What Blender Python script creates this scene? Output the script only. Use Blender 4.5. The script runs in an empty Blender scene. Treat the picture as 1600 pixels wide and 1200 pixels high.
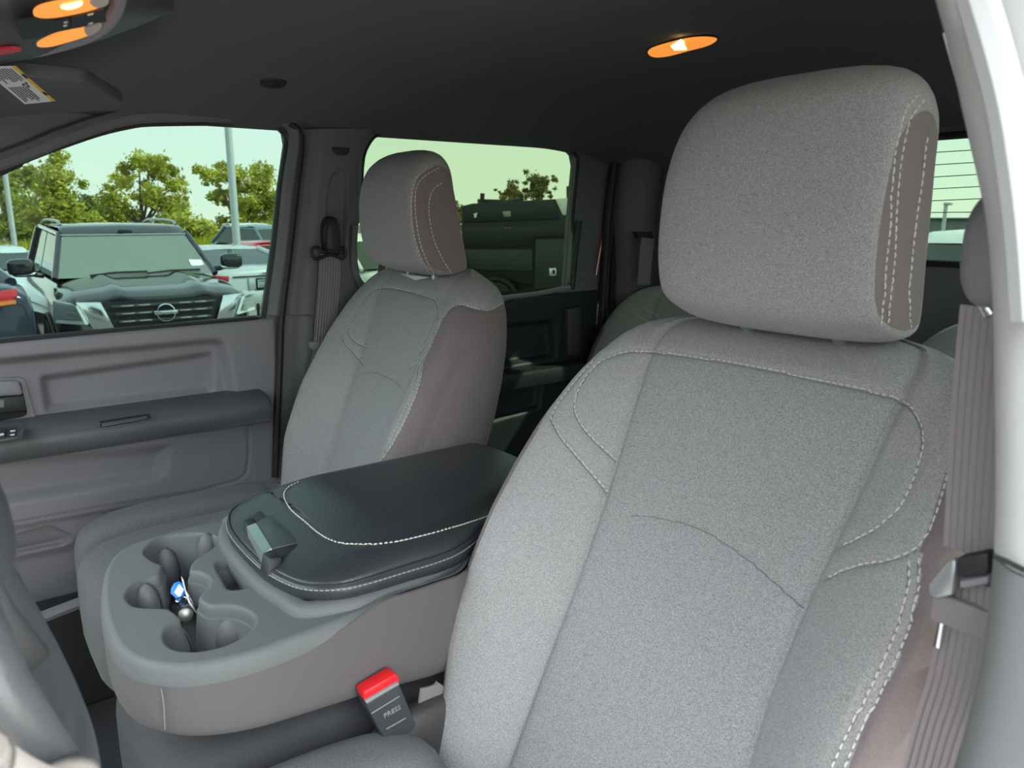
import bpy, bmesh, math, random
import numpy as np
from mathutils import Vector, Matrix, noise
from mathutils.bvhtree import BVHTree
from mathutils.geometry import tessellate_polygon, delaunay_2d_cdt

random.seed(7)
SC = bpy.context.scene
COL = SC.collection
R = math.radians

# ------------------------------------------------------------------ camera
# truck axes: +X passenger side, +Y forward, +Z up, ground at z = 0
CAM = Vector((-0.89, 0.0, 2.0)); FPX = 1200.0
YAW, PITCH = R(37.0), R(12.4)
FW = Vector((math.cos(YAW)*math.cos(PITCH), -math.sin(YAW)*math.cos(PITCH), -math.sin(PITCH)))
RT = FW.cross(Vector((0, 0, 1))).normalized(); UP = RT.cross(FW)
cd = bpy.data.cameras.new('camera'); cam = bpy.data.objects.new('camera', cd); COL.objects.link(cam)
cd.sensor_width = 36.0; cd.sensor_fit = 'HORIZONTAL'; cd.lens = 36.0*FPX/1600.0
cd.clip_start = 0.02; cd.clip_end = 600
m = Matrix.Identity(4)
for k, a in enumerate((RT, UP, -FW)):
    for j in range(3): m[j][k] = a[j]
m.translation = CAM; cam.matrix_world = m
SC.camera = cam
cd.dof.use_dof = True; cd.dof.focus_distance = 1.35; cd.dof.aperture_fstop = 12.0

# ------------------------------------------------------------------ world sky, sun, exposure
SKY = 1.55
w = bpy.data.worlds.new('sky'); SC.world = w; w.use_nodes = True
nt = w.node_tree; nt.nodes.clear()
def N(t, **kw):
    n = nt.nodes.new(t)
    for k, v in kw.items(): setattr(n, k, v)
    return n
tc = N('ShaderNodeTexCoord'); sep = N('ShaderNodeSeparateXYZ'); nt.links.new(tc.outputs['Generated'], sep.inputs[0])
rmp = N('ShaderNodeValToRGB'); nt.links.new(sep.outputs['Z'], rmp.inputs[0])
cr = rmp.color_ramp
cr.elements[0].position = 0.0; cr.elements[0].color = (1.0, 0.97, 0.82, 1)
cr.elements[1].position = 0.55; cr.elements[1].color = (0.67, 0.75, 0.84, 1)
e = cr.elements.new(0.07); e.color = (0.95, 0.98, 0.88, 1)
e = cr.elements.new(0.20); e.color = (0.73, 0.87, 0.93, 1)
mp = N('ShaderNodeMapping'); mp.inputs['Scale'].default_value = (1.6, 1.6, 9.0); nt.links.new(tc.outputs['Generated'], mp.inputs[0])
nz = N('ShaderNodeTexNoise'); nz.inputs['Scale'].default_value = 2.3; nz.inputs['Detail'].default_value = 7; nt.links.new(mp.outputs[0], nz.inputs[0])
r2 = N('ShaderNodeValToRGB'); nt.links.new(nz.outputs[0], r2.inputs[0])
r2.color_ramp.elements[0].position = 0.42; r2.color_ramp.elements[0].color = (0, 0, 0, 1)
r2.color_ramp.elements[1].position = 0.72; r2.color_ramp.elements[1].color = (0.85, 0.85, 0.85, 1)
mx = N('ShaderNodeMixRGB'); nt.links.new(r2.outputs[0], mx.inputs[0]); nt.links.new(rmp.outputs[0], mx.inputs[1])
mx.inputs[2].default_value = (1.0, 0.975, 0.94, 1)
bg = N('ShaderNodeBackground'); bg.inputs[1].default_value = SKY; nt.links.new(mx.outputs[0], bg.inputs[0])
out = N('ShaderNodeOutputWorld'); nt.links.new(bg.outputs[0], out.inputs[0])

sd = bpy.data.lights.new('sun', 'SUN'); sun = bpy.data.objects.new('sun', sd); COL.objects.link(sun)
sd.energy = 5.0; sd.angle = R(1.0); sd.color = (1.0, 0.93, 0.80)
sun.rotation_mode = 'QUATERNION'
sun.rotation_quaternion = Vector((-0.55, -0.72, 0.80)).normalized().to_track_quat('Z', 'Y')

vs = SC.view_settings
vs.view_transform = 'Standard'; vs.look = 'None'; vs.gamma = 1.0; vs.use_curve_mapping = False
vs.exposure = 2.75
SC.cycles.max_bounces = 10; SC.cycles.transparent_max_bounces = 12
SC.cycles.sample_clamp_indirect = 6.0

# ------------------------------------------------------------------ reading points in the place
def ray(x, y): return FW*FPX + RT*(x-800.0) + UP*(600.0-y)
def to_px(p): d = Vector(p)-CAM; z = d.dot(FW); return 800+FPX*d.dot(RT)/z, 600-FPX*d.dot(UP)/z
def atX(x, y, c): d = ray(x, y); return CAM + d*((c-CAM.x)/d.x)
def atY(x, y, c): d = ray(x, y); return CAM + d*((c-CAM.y)/d.y)
def atZ(x, y, c): d = ray(x, y); return CAM + d*((c-CAM.z)/d.z)
def atP(x, y, o, n): d = ray(x, y); return CAM + d*((o-CAM).dot(n)/d.dot(n))

# ------------------------------------------------------------------ materials
MATS = {}
def mat(name, col, rough=0.5, metal=0.0, spec=0.5, coat=0.0, sheen=0.0, bump=None, heather=None, emit=None, trans=None):
    if name in MATS: return MATS[name]
    M = bpy.data.materials.new(name); M.use_nodes = True
    t = M.node_tree; b = t.nodes['Principled BSDF']
    b.inputs['Base Color'].default_value = (*col, 1); b.inputs['Roughness'].default_value = rough
    b.inputs['Metallic'].default_value = metal; b.inputs['Specular IOR Level'].default_value = spec
    b.inputs['Coat Weight'].default_value = coat; b.inputs['Coat Roughness'].default_value = 0.04
    b.inputs['Sheen Weight'].default_value = sheen; b.inputs['Sheen Roughness'].default_value = 0.4
    co = t.nodes.new('ShaderNodeTexCoord')
    if heather:                                    # (scale, contrast): salt-and-pepper yarn
        sc, k = heather
        n1 = t.nodes.new('ShaderNodeTexNoise'); n1.inputs['Scale'].default_value = sc; n1.inputs['Detail'].default_value = 2.5; n1.inputs['Roughness'].default_value = 0.75
        t.links.new(co.outputs['Object'], n1.inputs[0])
        rr = t.nodes.new('ShaderNodeValToRGB'); t.links.new(n1.outputs[0], rr.inputs[0])
        rr.color_ramp.elements[0].position = 0.33; rr.color_ramp.elements[0].color = (*[c*(1-k) for c in col], 1)
        rr.color_ramp.elements[1].position = 0.67; rr.color_ramp.elements[1].color = (*[min(1, c*(1+k)) for c in col], 1)
        t.links.new(rr.outputs[0], b.inputs['Base Color'])
        bp = t.nodes.new('ShaderNodeBump'); bp.inputs['Strength'].default_value = 0.35; bp.inputs['Distance'].default_value = 0.0006
        t.links.new(n1.outputs[0], bp.inputs['Height']); t.links.new(bp.outputs[0], b.inputs['Normal'])
    if bump:                                       # (kind, scale, strength, distance)
        kd, sc, st, di = bump
        if kd == 'vor':
            n1 = t.nodes.new('ShaderNodeTexVoronoi'); n1.inputs['Scale'].default_value = sc; n1.feature = 'SMOOTH_F1'; o_ = n1.outputs['Distance']
        elif kd == 'wave':
            n1 = t.nodes.new('ShaderNodeTexChecker'); n1.inputs['Scale'].default_value = sc; o_ = n1.outputs['Fac']
        else:
            n1 = t.nodes.new('ShaderNodeTexNoise'); n1.inputs['Scale'].default_value = sc; n1.inputs['Detail'].default_value = 3; o_ = n1.outputs[0]
        t.links.new(co.outputs['Object'], n1.inputs['Vector'])
        bp = t.nodes.new('ShaderNodeBump'); bp.inputs['Strength'].default_value = st; bp.inputs['Distance'].default_value = di
        t.links.new(o_, bp.inputs['Height']); t.links.new(bp.outputs[0], b.inputs['Normal'])
    if emit:
        b.inputs['Emission Color'].default_value = (*emit[0], 1); b.inputs['Emission Strength'].default_value = emit[1]
    MATS[name] = M
    return M

def glass(name, tint, gloss=0.05):
    M = bpy.data.materials.new(name); M.use_nodes = True
    t = M.node_tree; t.nodes.clear()
    tr = t.nodes.new('ShaderNodeBsdfTransparent'); tr.inputs[0].default_value = (*tint, 1)
    gl = t.nodes.new('ShaderNodeBsdfGlossy'); gl.inputs['Roughness'].default_value = 0.0
    fr = t.nodes.new('ShaderNodeFresnel'); fr.inputs['IOR'].default_value = 1.3
    ml = t.nodes.new('ShaderNodeMath'); ml.operation = 'MULTIPLY'; ml.inputs[1].default_value = gloss/0.05; t.links.new(fr.outputs[0], ml.inputs[0])
    ms = t.nodes.new('ShaderNodeMixShader'); t.links.new(ml.outputs[0], ms.inputs[0]); t.links.new(tr.outputs[0], ms.inputs[1]); t.links.new(gl.outputs[0], ms.inputs[2])
    o_ = t.nodes.new('ShaderNodeOutputMaterial'); t.links.new(ms.outputs[0], o_.inputs[0])
    MATS[name] = M
    return M

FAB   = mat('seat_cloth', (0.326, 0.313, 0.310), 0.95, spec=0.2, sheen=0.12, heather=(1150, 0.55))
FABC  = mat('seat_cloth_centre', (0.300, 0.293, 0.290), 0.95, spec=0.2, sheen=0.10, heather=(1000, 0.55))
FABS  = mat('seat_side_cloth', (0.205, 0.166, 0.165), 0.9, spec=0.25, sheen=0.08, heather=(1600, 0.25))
FABK  = mat('console_cloth', (0.126, 0.114, 0.112), 0.9, spec=0.25, sheen=0.06, bump=('wave', 620, 0.5, 0.0006))
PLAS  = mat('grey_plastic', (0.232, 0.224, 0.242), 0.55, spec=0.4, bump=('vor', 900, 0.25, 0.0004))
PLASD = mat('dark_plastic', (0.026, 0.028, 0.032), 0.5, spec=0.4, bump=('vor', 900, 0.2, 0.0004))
PLAST = mat('tray_plastic', (0.135, 0.143, 0.142), 0.6, spec=0.35, bump=('vor', 750, 0.35, 0.0005))
TRIMP = mat('pillar_plastic', (0.150, 0.150, 0.154), 0.6, spec=0.35, bump=('noise', 1200, 0.2, 0.0004))
TRIM_HAZE = mat('hazed_pillar_plastic', (0.46, 0.455, 0.445), 0.65, spec=0.3, bump=('noise', 1200, 0.2, 0.0004))  # driver pillar is dark trim; lens haze is put into this pale colour
HEAD  = mat('headliner_cloth', (0.130, 0.130, 0.137), 0.95, spec=0.1, bump=('noise', 900, 0.4, 0.0006))
RUB   = mat('black_rubber', (0.018, 0.018, 0.02), 0.6)
GAP   = mat('dark_gap', (0.008, 0.008, 0.009), 0.8)
LEA   = mat('black_leather', (0.034, 0.039, 0.044), 0.36, spec=0.5, bump=('vor', 420, 0.35, 0.0008))
LEAW  = mat('wheel_leather', (0.085, 0.085, 0.088), 0.38, spec=0.5, bump=('vor', 500, 0.3, 0.0006))
THR   = mat('cream_thread', (0.62, 0.60, 0.52), 0.8)
THRD  = mat('black_thread', (0.02, 0.02, 0.022), 0.7)
CHR   = mat('chrome', (0.82, 0.86, 0.88), 0.12, metal=1.0)
SATIN = mat('satin_chrome', (0.66, 0.74, 0.74), 0.38, metal=1.0)
WEB   = mat('belt_webbing', (0.225, 0.20, 0.206), 0.85, spec=0.2, sheen=0.1, bump=('noise', 900, 0.4, 0.0006))
REDP  = mat('red_button', (0.85, 0.015, 0.02), 0.35)
REDC  = mat('red_body_paint', (0.42, 0.012, 0.025), 0.25, coat=0.8)
BLUE  = mat('blue_tag_plastic', (0.01, 0.22, 0.80), 0.4)
WHT   = mat('white_paper', (0.80, 0.80, 0.80), 0.7)
YEL   = mat('yellow_print', (0.85, 0.55, 0.05), 0.6)
INK   = mat('black_ink', (0.03, 0.03, 0.035), 0.7)
SILK  = mat('white_print', (0.75, 0.77, 0.78), 0.6)
CARP  = mat('carpet', (0.045, 0.046, 0.05), 1.0, bump=('noise', 500, 0.6, 0.002))
LAMP  = mat('lamp_lens_lit', (0.55, 0.22, 0.04), 0.3, emit=((1.0, 0.33, 0.05), 0.135))
BULB  = mat('lamp_bulb_lit', (1.0, 0.8, 0.5), 0.3, emit=((1.0, 0.66, 0.20), 0.8))
LENS  = mat('clear_lamp_lens', (0.65, 0.55, 0.48), 0.2)
REDL  = mat('red_lens', (0.7, 0.03, 0.06), 0.3)
GLF = glass('front_glass', (0.252, 0.302, 0.286), 0.005)
GLR = glass('rear_privacy_glass', (0.232, 0.278, 0.226), 0.005)
GLB = glass('back_glass', (0.248, 0.300, 0.266), 0.005)
GLS = glass('side_glass', (0.45, 0.48, 0.46), 0.02)
GLW = glass('windscreen_glass', (0.56, 0.59, 0.57))

# ------------------------------------------------------------------ mesh helpers
def tag(o, label=None, cat=None, group=None, kind=None):
    if label: o['label'] = label
    if cat: o['category'] = cat
    if group: o['group'] = group
    if kind: o['kind'] = kind
    return o
def thing(name, label, cat, loc=(0, 0, 0), group=None):
    o = bpy.data.objects.new(name, None); COL.objects.link(o); o.location = loc; o.empty_display_size = 0.05
    return tag(o, label, cat, group)
def inv_of(o):
    M = Matrix.Identity(4)
    while o is not None: M = o.matrix_basis @ M; o = o.parent
    return M.inverted()
def stem_of(o): return o.name.split('.')[0]

class MB:
    def __init__(s): s.v = []; s.f = []
    def add(s, vs, fs):
        n = len(s.v); s.v += [Vector(p) for p in vs]; s.f += [tuple(i+n for i in f) for f in fs]; return s
    def box(s, c, size, M=None, bev=0.0, seg=2):
        bm = bmesh.new(); bmesh.ops.create_cube(bm, size=1.0)
        bmesh.ops.scale(bm, vec=Vector(size), verts=bm.verts)
        if bev > 0: bmesh.ops.bevel(bm, geom=bm.edges[:], offset=bev, segments=seg, profile=0.5, affect='EDGES')
        T = Matrix.Translation(Vector(c)) @ (M.to_4x4() if M else Matrix.Identity(4))
        s.bm(bm, T); return s
    def bm(s, bm, T=None):
        bm.verts.index_update()
        s.add([(T @ v.co if T else v.co.copy()) for v in bm.verts], [[v.index for v in f.verts] for f in bm.faces]); bm.free()
    def grid(s, rows, cu=False, cv=False):
        a, b = len(rows), len(rows[0]); vs = [p for r in rows for p in r]; fs = []
        for i in range(a if cv else a-1):
            for j in range(b if cu else b-1):
                fs.append((i*b+j, i*b+(j+1) % b, ((i+1) % a)*b+(j+1) % b, ((i+1) % a)*b+j))
        return s.add(vs, fs)
    def tube(s, pts, r, n=8, closed=False, cap=True, flat=None):
        pts = [Vector(p) for p in pts]; k = len(pts); rs = r if isinstance(r, (list, tuple)) else [r]*k
        rows = []; prev = None
        for i, p in enumerate(pts):
            if closed: d = pts[(i+1) % k]-pts[i-1]
            else: d = pts[min(i+1, k-1)]-pts[max(i-1, 0)]
            d = d.normalized() if d.length > 1e-9 else Vector((0, 0, 1))
            if prev is None:
                a = Vector((0, 0, 1)) if abs(d.z) < 0.9 else Vector((1, 0, 0))
                a = (a-d*a.dot(d)).normalized()
            else:
                a = prev-d*prev.dot(d); a = a.normalized() if a.length > 1e-6 else prev
            prev = a; b = d.cross(a)
            rows.append([p+(a*math.cos(2*math.pi*j/n)+b*math.sin(2*math.pi*j/n))*rs[i] for j in range(n)])
        n0 = len(s.v); s.grid(rows, cu=True, cv=closed)
        if cap and not closed:
            s.f.append(tuple(n0+j for j in range(n))); s.f.append(tuple(n0+(k-1)*n+j for j in reversed(range(n))))
        return s
    def prism(s, poly, d):
        poly = [Vector(p) for p in poly]; d = Vector(d); n = len(poly)
        s.add(poly+[p+d for p in poly], [tuple(range(n)), tuple(range(2*n-1, n-1, -1))]+[(i, (i+1) % n, (i+1) % n+n, i+n) for i in range(n)])
        return s
    def superq(s, c, r, e1=0.4, e2=0.4, M=None, nu=32, nv=18):
        def g(x, e): return math.copysign(abs(x)**e, x)
        rows = []
        for i in range(nv+1):
            ph = -math.pi/2+math.pi*i/nv
            rows.append([])
            for j in range(nu):
                th = 2*math.pi*j/nu
                p = Vector((r[0]*g(math.cos(ph), e1)*g(math.cos(th), e2), r[1]*g(math.cos(ph), e1)*g(math.sin(th), e2), r[2]*g(math.sin(ph), e1)))
                if M: p = M @ p
                rows[-1].append(Vector(c)+p)
        return s.grid(rows, cu=True)
    def lathe(s, prof, c, ax=Vector((0, 0, 1)), n=20, cap=True):
        q = Vector((0, 0, 1)).rotation_difference(Vector(ax).normalized())
        rows = [[Vector(c)+q @ Vector((r*math.cos(2*math.pi*j/n), r*math.sin(2*math.pi*j/n), z)) for j in range(n)] for r, z in prof]
        n0 = len(s.v); s.grid(rows, cu=True)
        if cap:
            s.f.append(tuple(n0+j for j in range(n))); s.f.append(tuple(n0+(len(prof)-1)*n+j for j in range(n)))
        return s
    def build(s, name, m, parent=None, smooth=True, sharp=40, bev=0.0, seg=2, weld=False, subsurf=0, label=None, recalc=True):
        bm = bmesh.new(); iv = inv_of(parent) if parent else None
        vv = [bm.verts.new(iv @ p if iv else p) for p in s.v]
        for f in s.f:
            if len(set(f)) >= 3:
                try: bm.faces.new([vv[i] for i in f])
                except ValueError: pass
        if weld: bmesh.ops.remove_doubles(bm, verts=bm.verts, dist=1e-5)
        if recalc: bmesh.ops.recalc_face_normals(bm, faces=bm.faces)
        if bev > 0:
            es = [e for e in bm.edges if len(e.link_faces) == 2 and e.calc_face_angle(0) > R(35)]
            bmesh.ops.bevel(bm, geom=es, offset=bev, segments=seg, profile=0.5, affect='EDGES', clamp_overlap=True)
        me = bpy.data.meshes.new(name); bm.to_mesh(me); bm.free(); me.materials.append(m)
        if smooth:
            me.shade_smooth()
            if sharp: me.set_sharp_from_angle(angle=R(sharp))
        o = bpy.data.objects.new(name, me); COL.objects.link(o)
        if parent: o.parent = parent
        if subsurf:
            mo = o.modifiers.new('subsurf', 'SUBSURF'); mo.levels = mo.render_levels = subsurf
        if label: o['label'] = label
        return o

def crom(pts, n=6, closed=False):
    P = [Vector(p) for p in pts]; k = len(P); out = []
    if k < 3: 
        return [P[0].lerp(P[1], i/n) for i in range(n+1)]
    rng = range(k) if closed else range(k-1)
    for i in rng:
        p1, p2 = P[i], P[(i+1) % k]
        p0 = P[i-1] if (closed or i > 0) else p1*2-p2
        p3 = P[(i+2) % k] if (closed or i+2 < k) else p2*2-p1
        for j in range(n):
            t = j/n
            out.append(0.5*((2*p1)+(p2-p0)*t+(2*p0-5*p1+4*p2-p3)*t*t+(3*p1-p0-3*p2+p3)*t**3))
    if not closed: out.append(P[-1])
    return out
def resample(pts, step):
    pts = [Vector(p) for p in pts]; acc = [0]
    for a, b in zip(pts, pts[1:]): acc.append(acc[-1]+(b-a).length)
    n = max(1, int(acc[-1]/step)); out = []; i = 0
    for k in range(n+1):
        d = acc[-1]*k/n
        while i < len(acc)-2 and acc[i+1] < d: i += 1
        L = acc[i+1]-acc[i]
        out.append(pts[i].lerp(pts[i+1], (d-acc[i])/L if L > 1e-9 else 0))
    return out
def round_poly(P, r, n=4):
    """rounded corners for a 2-D polygon"""
    P = [Vector(p) for p in P]; k = len(P); out = []
    for i in range(k):
        a, b, c = P[i-1], P[i], P[(i+1) % k]
        rr = r[i] if isinstance(r, (list, tuple)) else r
        d1 = (a-b); d2 = (c-b); q = min(rr, d1.length*0.48, d2.length*0.48)
        p1 = b+d1.normalized()*q; p2 = b+d2.normalized()*q
        for j in range(n+1):
            t = j/n; out.append(p1*(1-t)**2+b*2*t*(1-t)+p2*t*t)
    return out
def poly_sdf(Y, Z, poly):
    """signed distance (negative inside) from grid arrays to a 2-D polygon"""
    P = np.array([[p[0], p[1]] for p in poly]); d = np.full(Y.shape, 1e9); ins = np.zeros(Y.shape, bool)
    for i in range(len(P)):
        a, b = P[i-1], P[i]; e = b-a; wv = np.stack([Y-a[0], Z-a[1]], -1)
        t = np.clip((wv @ e)/max(e @ e, 1e-12), 0, 1)
        q = wv-t[..., None]*e; d = np.minimum(d, (q**2).sum(-1))
        c1 = (a[1] > Z) != (b[1] > Z)
        with np.errstate(divide='ignore', invalid='ignore'):
            xx = (b[0]-a[0])*(Z-a[1])/((b[1]-a[1]) if b[1] != a[1] else 1e-12)+a[0]
        ins ^= c1 & (Y < xx)
    d = np.sqrt(d); return np.where(ins, -d, d)
def line_dist(Y, Z, pts):
    d = np.full(Y.shape, 1e9)
    for a, b in zip(pts, pts[1:]):
        a = np.array(a[:2]); b = np.array(b[:2]); e = b-a; wv = np.stack([Y-a[0], Z-a[1]], -1)
        t = np.clip((wv @ e)/max(e @ e, 1e-12), 0, 1); q = wv-t[..., None]*e
        d = np.minimum(d, np.sqrt((q**2).sum(-1)))
    return d
def sstep(x, a, b):
    t = np.clip((x-a)/(b-a), 0, 1); return t*t*(3-2*t)

def plate_holes(outer, holes, to3, thick):
    """flat plate with holes; outer/holes are 2-D lists, to3 maps (a,b,depth) to a point"""
    mb = MB(); loops = [outer]+holes
    flat = [Vector((p[0], p[1], 0)) for l in loops for p in l]
    tris = tessellate_polygon([[Vector((p[0], p[1], 0)) for p in l] for l in loops])
    mb.add([to3(p.x, p.y, 0) for p in flat], tris); mb.add([to3(p.x, p.y, thick) for p in flat], [t[::-1] for t in tris])
    for l in loops:
        n = len(l); mb.add([to3(p[0], p[1], 0) for p in l]+[to3(p[0], p[1], thick) for p in l], [(i, (i+1) % n, (i+1) % n+n, i+n) for i in range(n)])
    return mb

def text_mb(txt, size, T, extrude=0.0003, align='CENTER'):
    cu = bpy.data.curves.new('t', 'FONT'); cu.body = txt; cu.size = size; cu.extrude = extrude; cu.align_x = align; cu.align_y = 'CENTER'; cu.resolution_u = 2
    ob = bpy.data.objects.new('t', cu); COL.objects.link(ob)
    dg = bpy.context.evaluated_depsgraph_get(); dg.update()
    me = bpy.data.meshes.new_from_object(ob.evaluated_get(dg)); mb = MB()
    mb.add([T @ v.co for v in me.vertices], [list(p.vertices) for p in me.polygons])
    bpy.data.objects.remove(ob); bpy.data.curves.remove(cu); bpy.data.meshes.remove(me)
    return mb
def frame3(o, x, y):
    """matrix with given origin, x axis and (roughly) y axis"""
    x = Vector(x).normalized(); y = Vector(y); y = (y-x*y.dot(x)).normalized(); z = x.cross(y)
    M = Matrix.Identity(4)
    for k, a in enumerate((x, y, z)):
        for j in range(3): M[j][k] = a[j]
    M.translation = Vector(o); return M

# ---- stitches and seams found on a surface
class Surf:
    def __init__(s, mb):
        s.bvh = BVHTree.FromPolygons([tuple(p) for p in mb.v], [f for f in mb.f if len(set(f)) >= 3])
    def hit(s, px):
        d = ray(*px).normalized(); h = s.bvh.ray_cast(CAM, d)
        return h[0], h[1]
    def curve(s, pts, smooth=5):
        P = crom([(p[0], p[1], 0) for p in pts], smooth); out = []
        for p in P:
            q, n = s.hit((p.x, p.y))
            if q is not None: out.append(q)
        # drop jumps
        res = []
        for q in out:
            if not res or (q-res[-1]).length < 0.05: res.append(q)
        return res
    def near(s, p):
        q, n, i, d = s.bvh.find_nearest(p)
        if n.dot(CAM-q) < 0: n = -n
        return q, n
def stuff(o): o['kind'] = 'stuff'; return o
def stitches(surf, curves, r=0.0009, dash=0.0052, gap=0.0022, lift=0.0006):
    mb = MB()
    for c in curves:
        if len(c) < 2: continue
        P = resample(c, 0.0012); L = 0; i = 0
        step = (dash+gap)/0.0012; k = 0.0
        while k < len(P)-2:
            a = P[int(k)]; b = P[min(len(P)-1, int(k+dash/0.0012))]
            (qa, na), (qb, nb) = surf.near(a), surf.near(b)
            mid = (qa+qb)/2+(na+nb).normalized()*(lift+r*0.25)
            if (qb-qa).length > 0.001: mb.tube([qa+na*lift*.5, mid, qb+nb*lift*.5], [r*0.7, r, r*0.7], 5)
            k += step
    return mb
def groove(mb, curves, depth=0.003, rad=0.006):
    """press seam lines into a mesh before it is split"""
    from mathutils.kdtree import KDTree
    pts = [p for c in curves if len(c) > 1 for p in resample(c, 0.002)]
    if not pts: return
    kd = KDTree(len(pts))
    for i, p in enumerate(pts): kd.insert(p, i)
    kd.balance()
    nrm = [Vector() for _ in mb.v]
    for f in mb.f:
        if len(set(f)) < 3: continue
        a, b, c = (mb.v[f[k]] for k in (0, 1, 2)); n = (b-a).cross(c-a)
        if len(f) > 3: n = (mb.v[f[2]]-mb.v[f[0]]).cross(mb.v[f[3]]-mb.v[f[1]])
        for i in f: nrm[i] += n
    for i, p in enumerate(mb.v):
        q, _, d = kd.find(p)
        if d < rad and nrm[i].length > 0:
            if nrm[i].dot(CAM-p) < 0: nrm[i].negate()
            mb.v[i] = p-nrm[i].normalized()*depth*(1-d/rad)**1.5
# ================================================================== the cabin
XW = 0.80                                             # passenger side trim plane
def px_yz(pts, x=XW): return [(atX(px, py, x).y, atX(px, py, x).z) for px, py in pts]

FWIN = [(0, 268), (34, 250), (94, 227), (156, 206), (203, 195), (237, 191), (330, 190), (416, 191), (437, 195), (449, 207), (452, 225), (441, 300), (433, 375), (416, 497), (399, 500), (200, 517), (0, 536)]
fw2 = px_yz(FWIN)
fw2 = [(0.22, 1.80), (0.20, 1.93)] + fw2[:-1] + [(0.05, 1.766), (0.22, 1.764)]
RWIN = [(566, 300), (570, 245), (583, 217), (596, 208), (615, 204), (700, 208), (862, 222), (892, 230), (903, 242), (906, 258), (898, 342), (891, 449), (784, 467), (660, 482), (572, 446), (560, 425), (557, 380), (559, 352)]
rw2 = px_yz(RWIN)

# ---- ceiling: headliner arched across and rolled down at the rear
def ceil_z(x, y):
    z = 2.285-0.105*(abs(x)/0.82)**3.0
    if y < -1.35: z -= 0.10*((-1.35-y)/0.42)**2.2
    if y > -0.12: z -= 0.10*((y+0.12)/0.35)**1.6
    return z
ceil = MB()
xs = np.linspace(-0.80, 0.82, 60); ys = np.linspace(0.20, -1.77, 70)
ceil.grid([[Vector((x, y, ceil_z(x, y))) for x in xs] for y in ys])
ceil.grid([[Vector((x, y, ceil_z(x, y)+0.05)) for x in xs] for y in ys])
edge = [Vector((x, ys[0], ceil_z(x, ys[0]))) for x in xs]
ceil.grid([edge, [p+Vector((0, 0, 0.05)) for p in edge]])
edge = [Vector((xs[0], y, ceil_z(xs[0], y))) for y in ys]
ceil.grid([edge, [p+Vector((0, 0, 0.05)) for p in edge]])
ceiling = tag(ceil.build('ceiling', HEAD, recalc=False), 'black cloth headliner arched over the truck cabin', kind='structure')
# roof edge over the open driver side (red paint)
mb = MB(); mb.tube([Vector((-0.80, y, ceil_z(-0.80, y)+0.012)) for y in np.linspace(0.2, -1.77, 30)], 0.016, 8)
mb.build('trim', RUB, ceiling)

# ---- wall_right: the trim skin around the two side windows
outer = [(0.30, 1.765), (0.30, 2.00), (0.20, 2.12), (0.10, 2.30), (-1.80, 2.30), (-1.80, 1.00), (-0.60, 1.00), (-0.60, 1.765)]
slot = rw2
wr = plate_holes(outer, [], lambda a, b, d: Vector((XW+0.012+d, a, b)), 0.03) if False else None
top = [(0.30, 1.74), (0.30, 1.90), (0.24, 2.02), (0.12, 2.14), (0.05, 2.25), (-1.80, 2.25), (-1.80, 0.98), (-1.60, 0.98), (-1.60, 1.74)]
wall = plate_holes(top, [fw2, rw2], lambda a, b, d: Vector((XW+0.005+d, a, b)), 0.035)
wall_right = tag(wall.build('wall_right', TRIMP, sharp=30), 'dark trim around the passenger side windows', kind='structure')

def rim(poly, x, r, name, m, parent, n=3):
    mb = MB(); P = crom([Vector((x, p[0], p[1])) for p in poly], n, closed=True)
    mb.tube(P, r, 8, closed=True); return mb.build(name, m, parent)
w1 = MB(); w1.prism([Vector((XW+0.022, a, b)) for a, b in fw2], (0.004, 0, 0))
window_1 = tag(w1.build('window_1', GLF, smooth=False), 'passenger front door glass', kind='structure')
w2 = MB(); w2.prism([Vector((XW+0.022, a, b)) for a, b in rw2], (0.004, 0, 0))
window_2 = tag(w2.build('window_2', GLR, smooth=False), 'dark tinted rear door glass', kind='structure')
rim(fw2, XW+0.012, 0.0075, 'window_seal', RUB, wall_right)
rim(rw2, XW+0.010, 0.006, 'window_seal', RUB, wall_right)

# A-pillar / door frame cover along the sloping front of the window
mb = MB()
apl = [atX(px, py, XW-0.004) for px, py in ((20, 244), (100, 212), (200, 182), (300, 178), (400, 179), (445, 186), (462, 215), (452, 290), (443, 380), (428, 492))]
apl = [Vector((XW-0.004, 0.2, 1.955))]+apl
mb.tube(crom(apl, 5), 0.016, 8); mb.build('door_frame_trim', TRIMP, wall_right)
mb = MB()
seal = [atX(px, py, XW-0.012) for px, py in ((452, 192), (466, 205), (470, 230), (462, 300), (452, 390), (440, 492), (437, 560), (433, 660), (430, 745))]
mb.tube(crom(seal, 5), 0.009, 8); mb.build('door_seal', RUB, wall_right)
mb = MB()
red = [atX(px, py, XW+0.004) for px, py in ((452, 420), (446, 450), (437, 490))]
mb.tube(red, 0.006, 6); mb.build('painted_door_jamb', REDC, wall_right)

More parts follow.
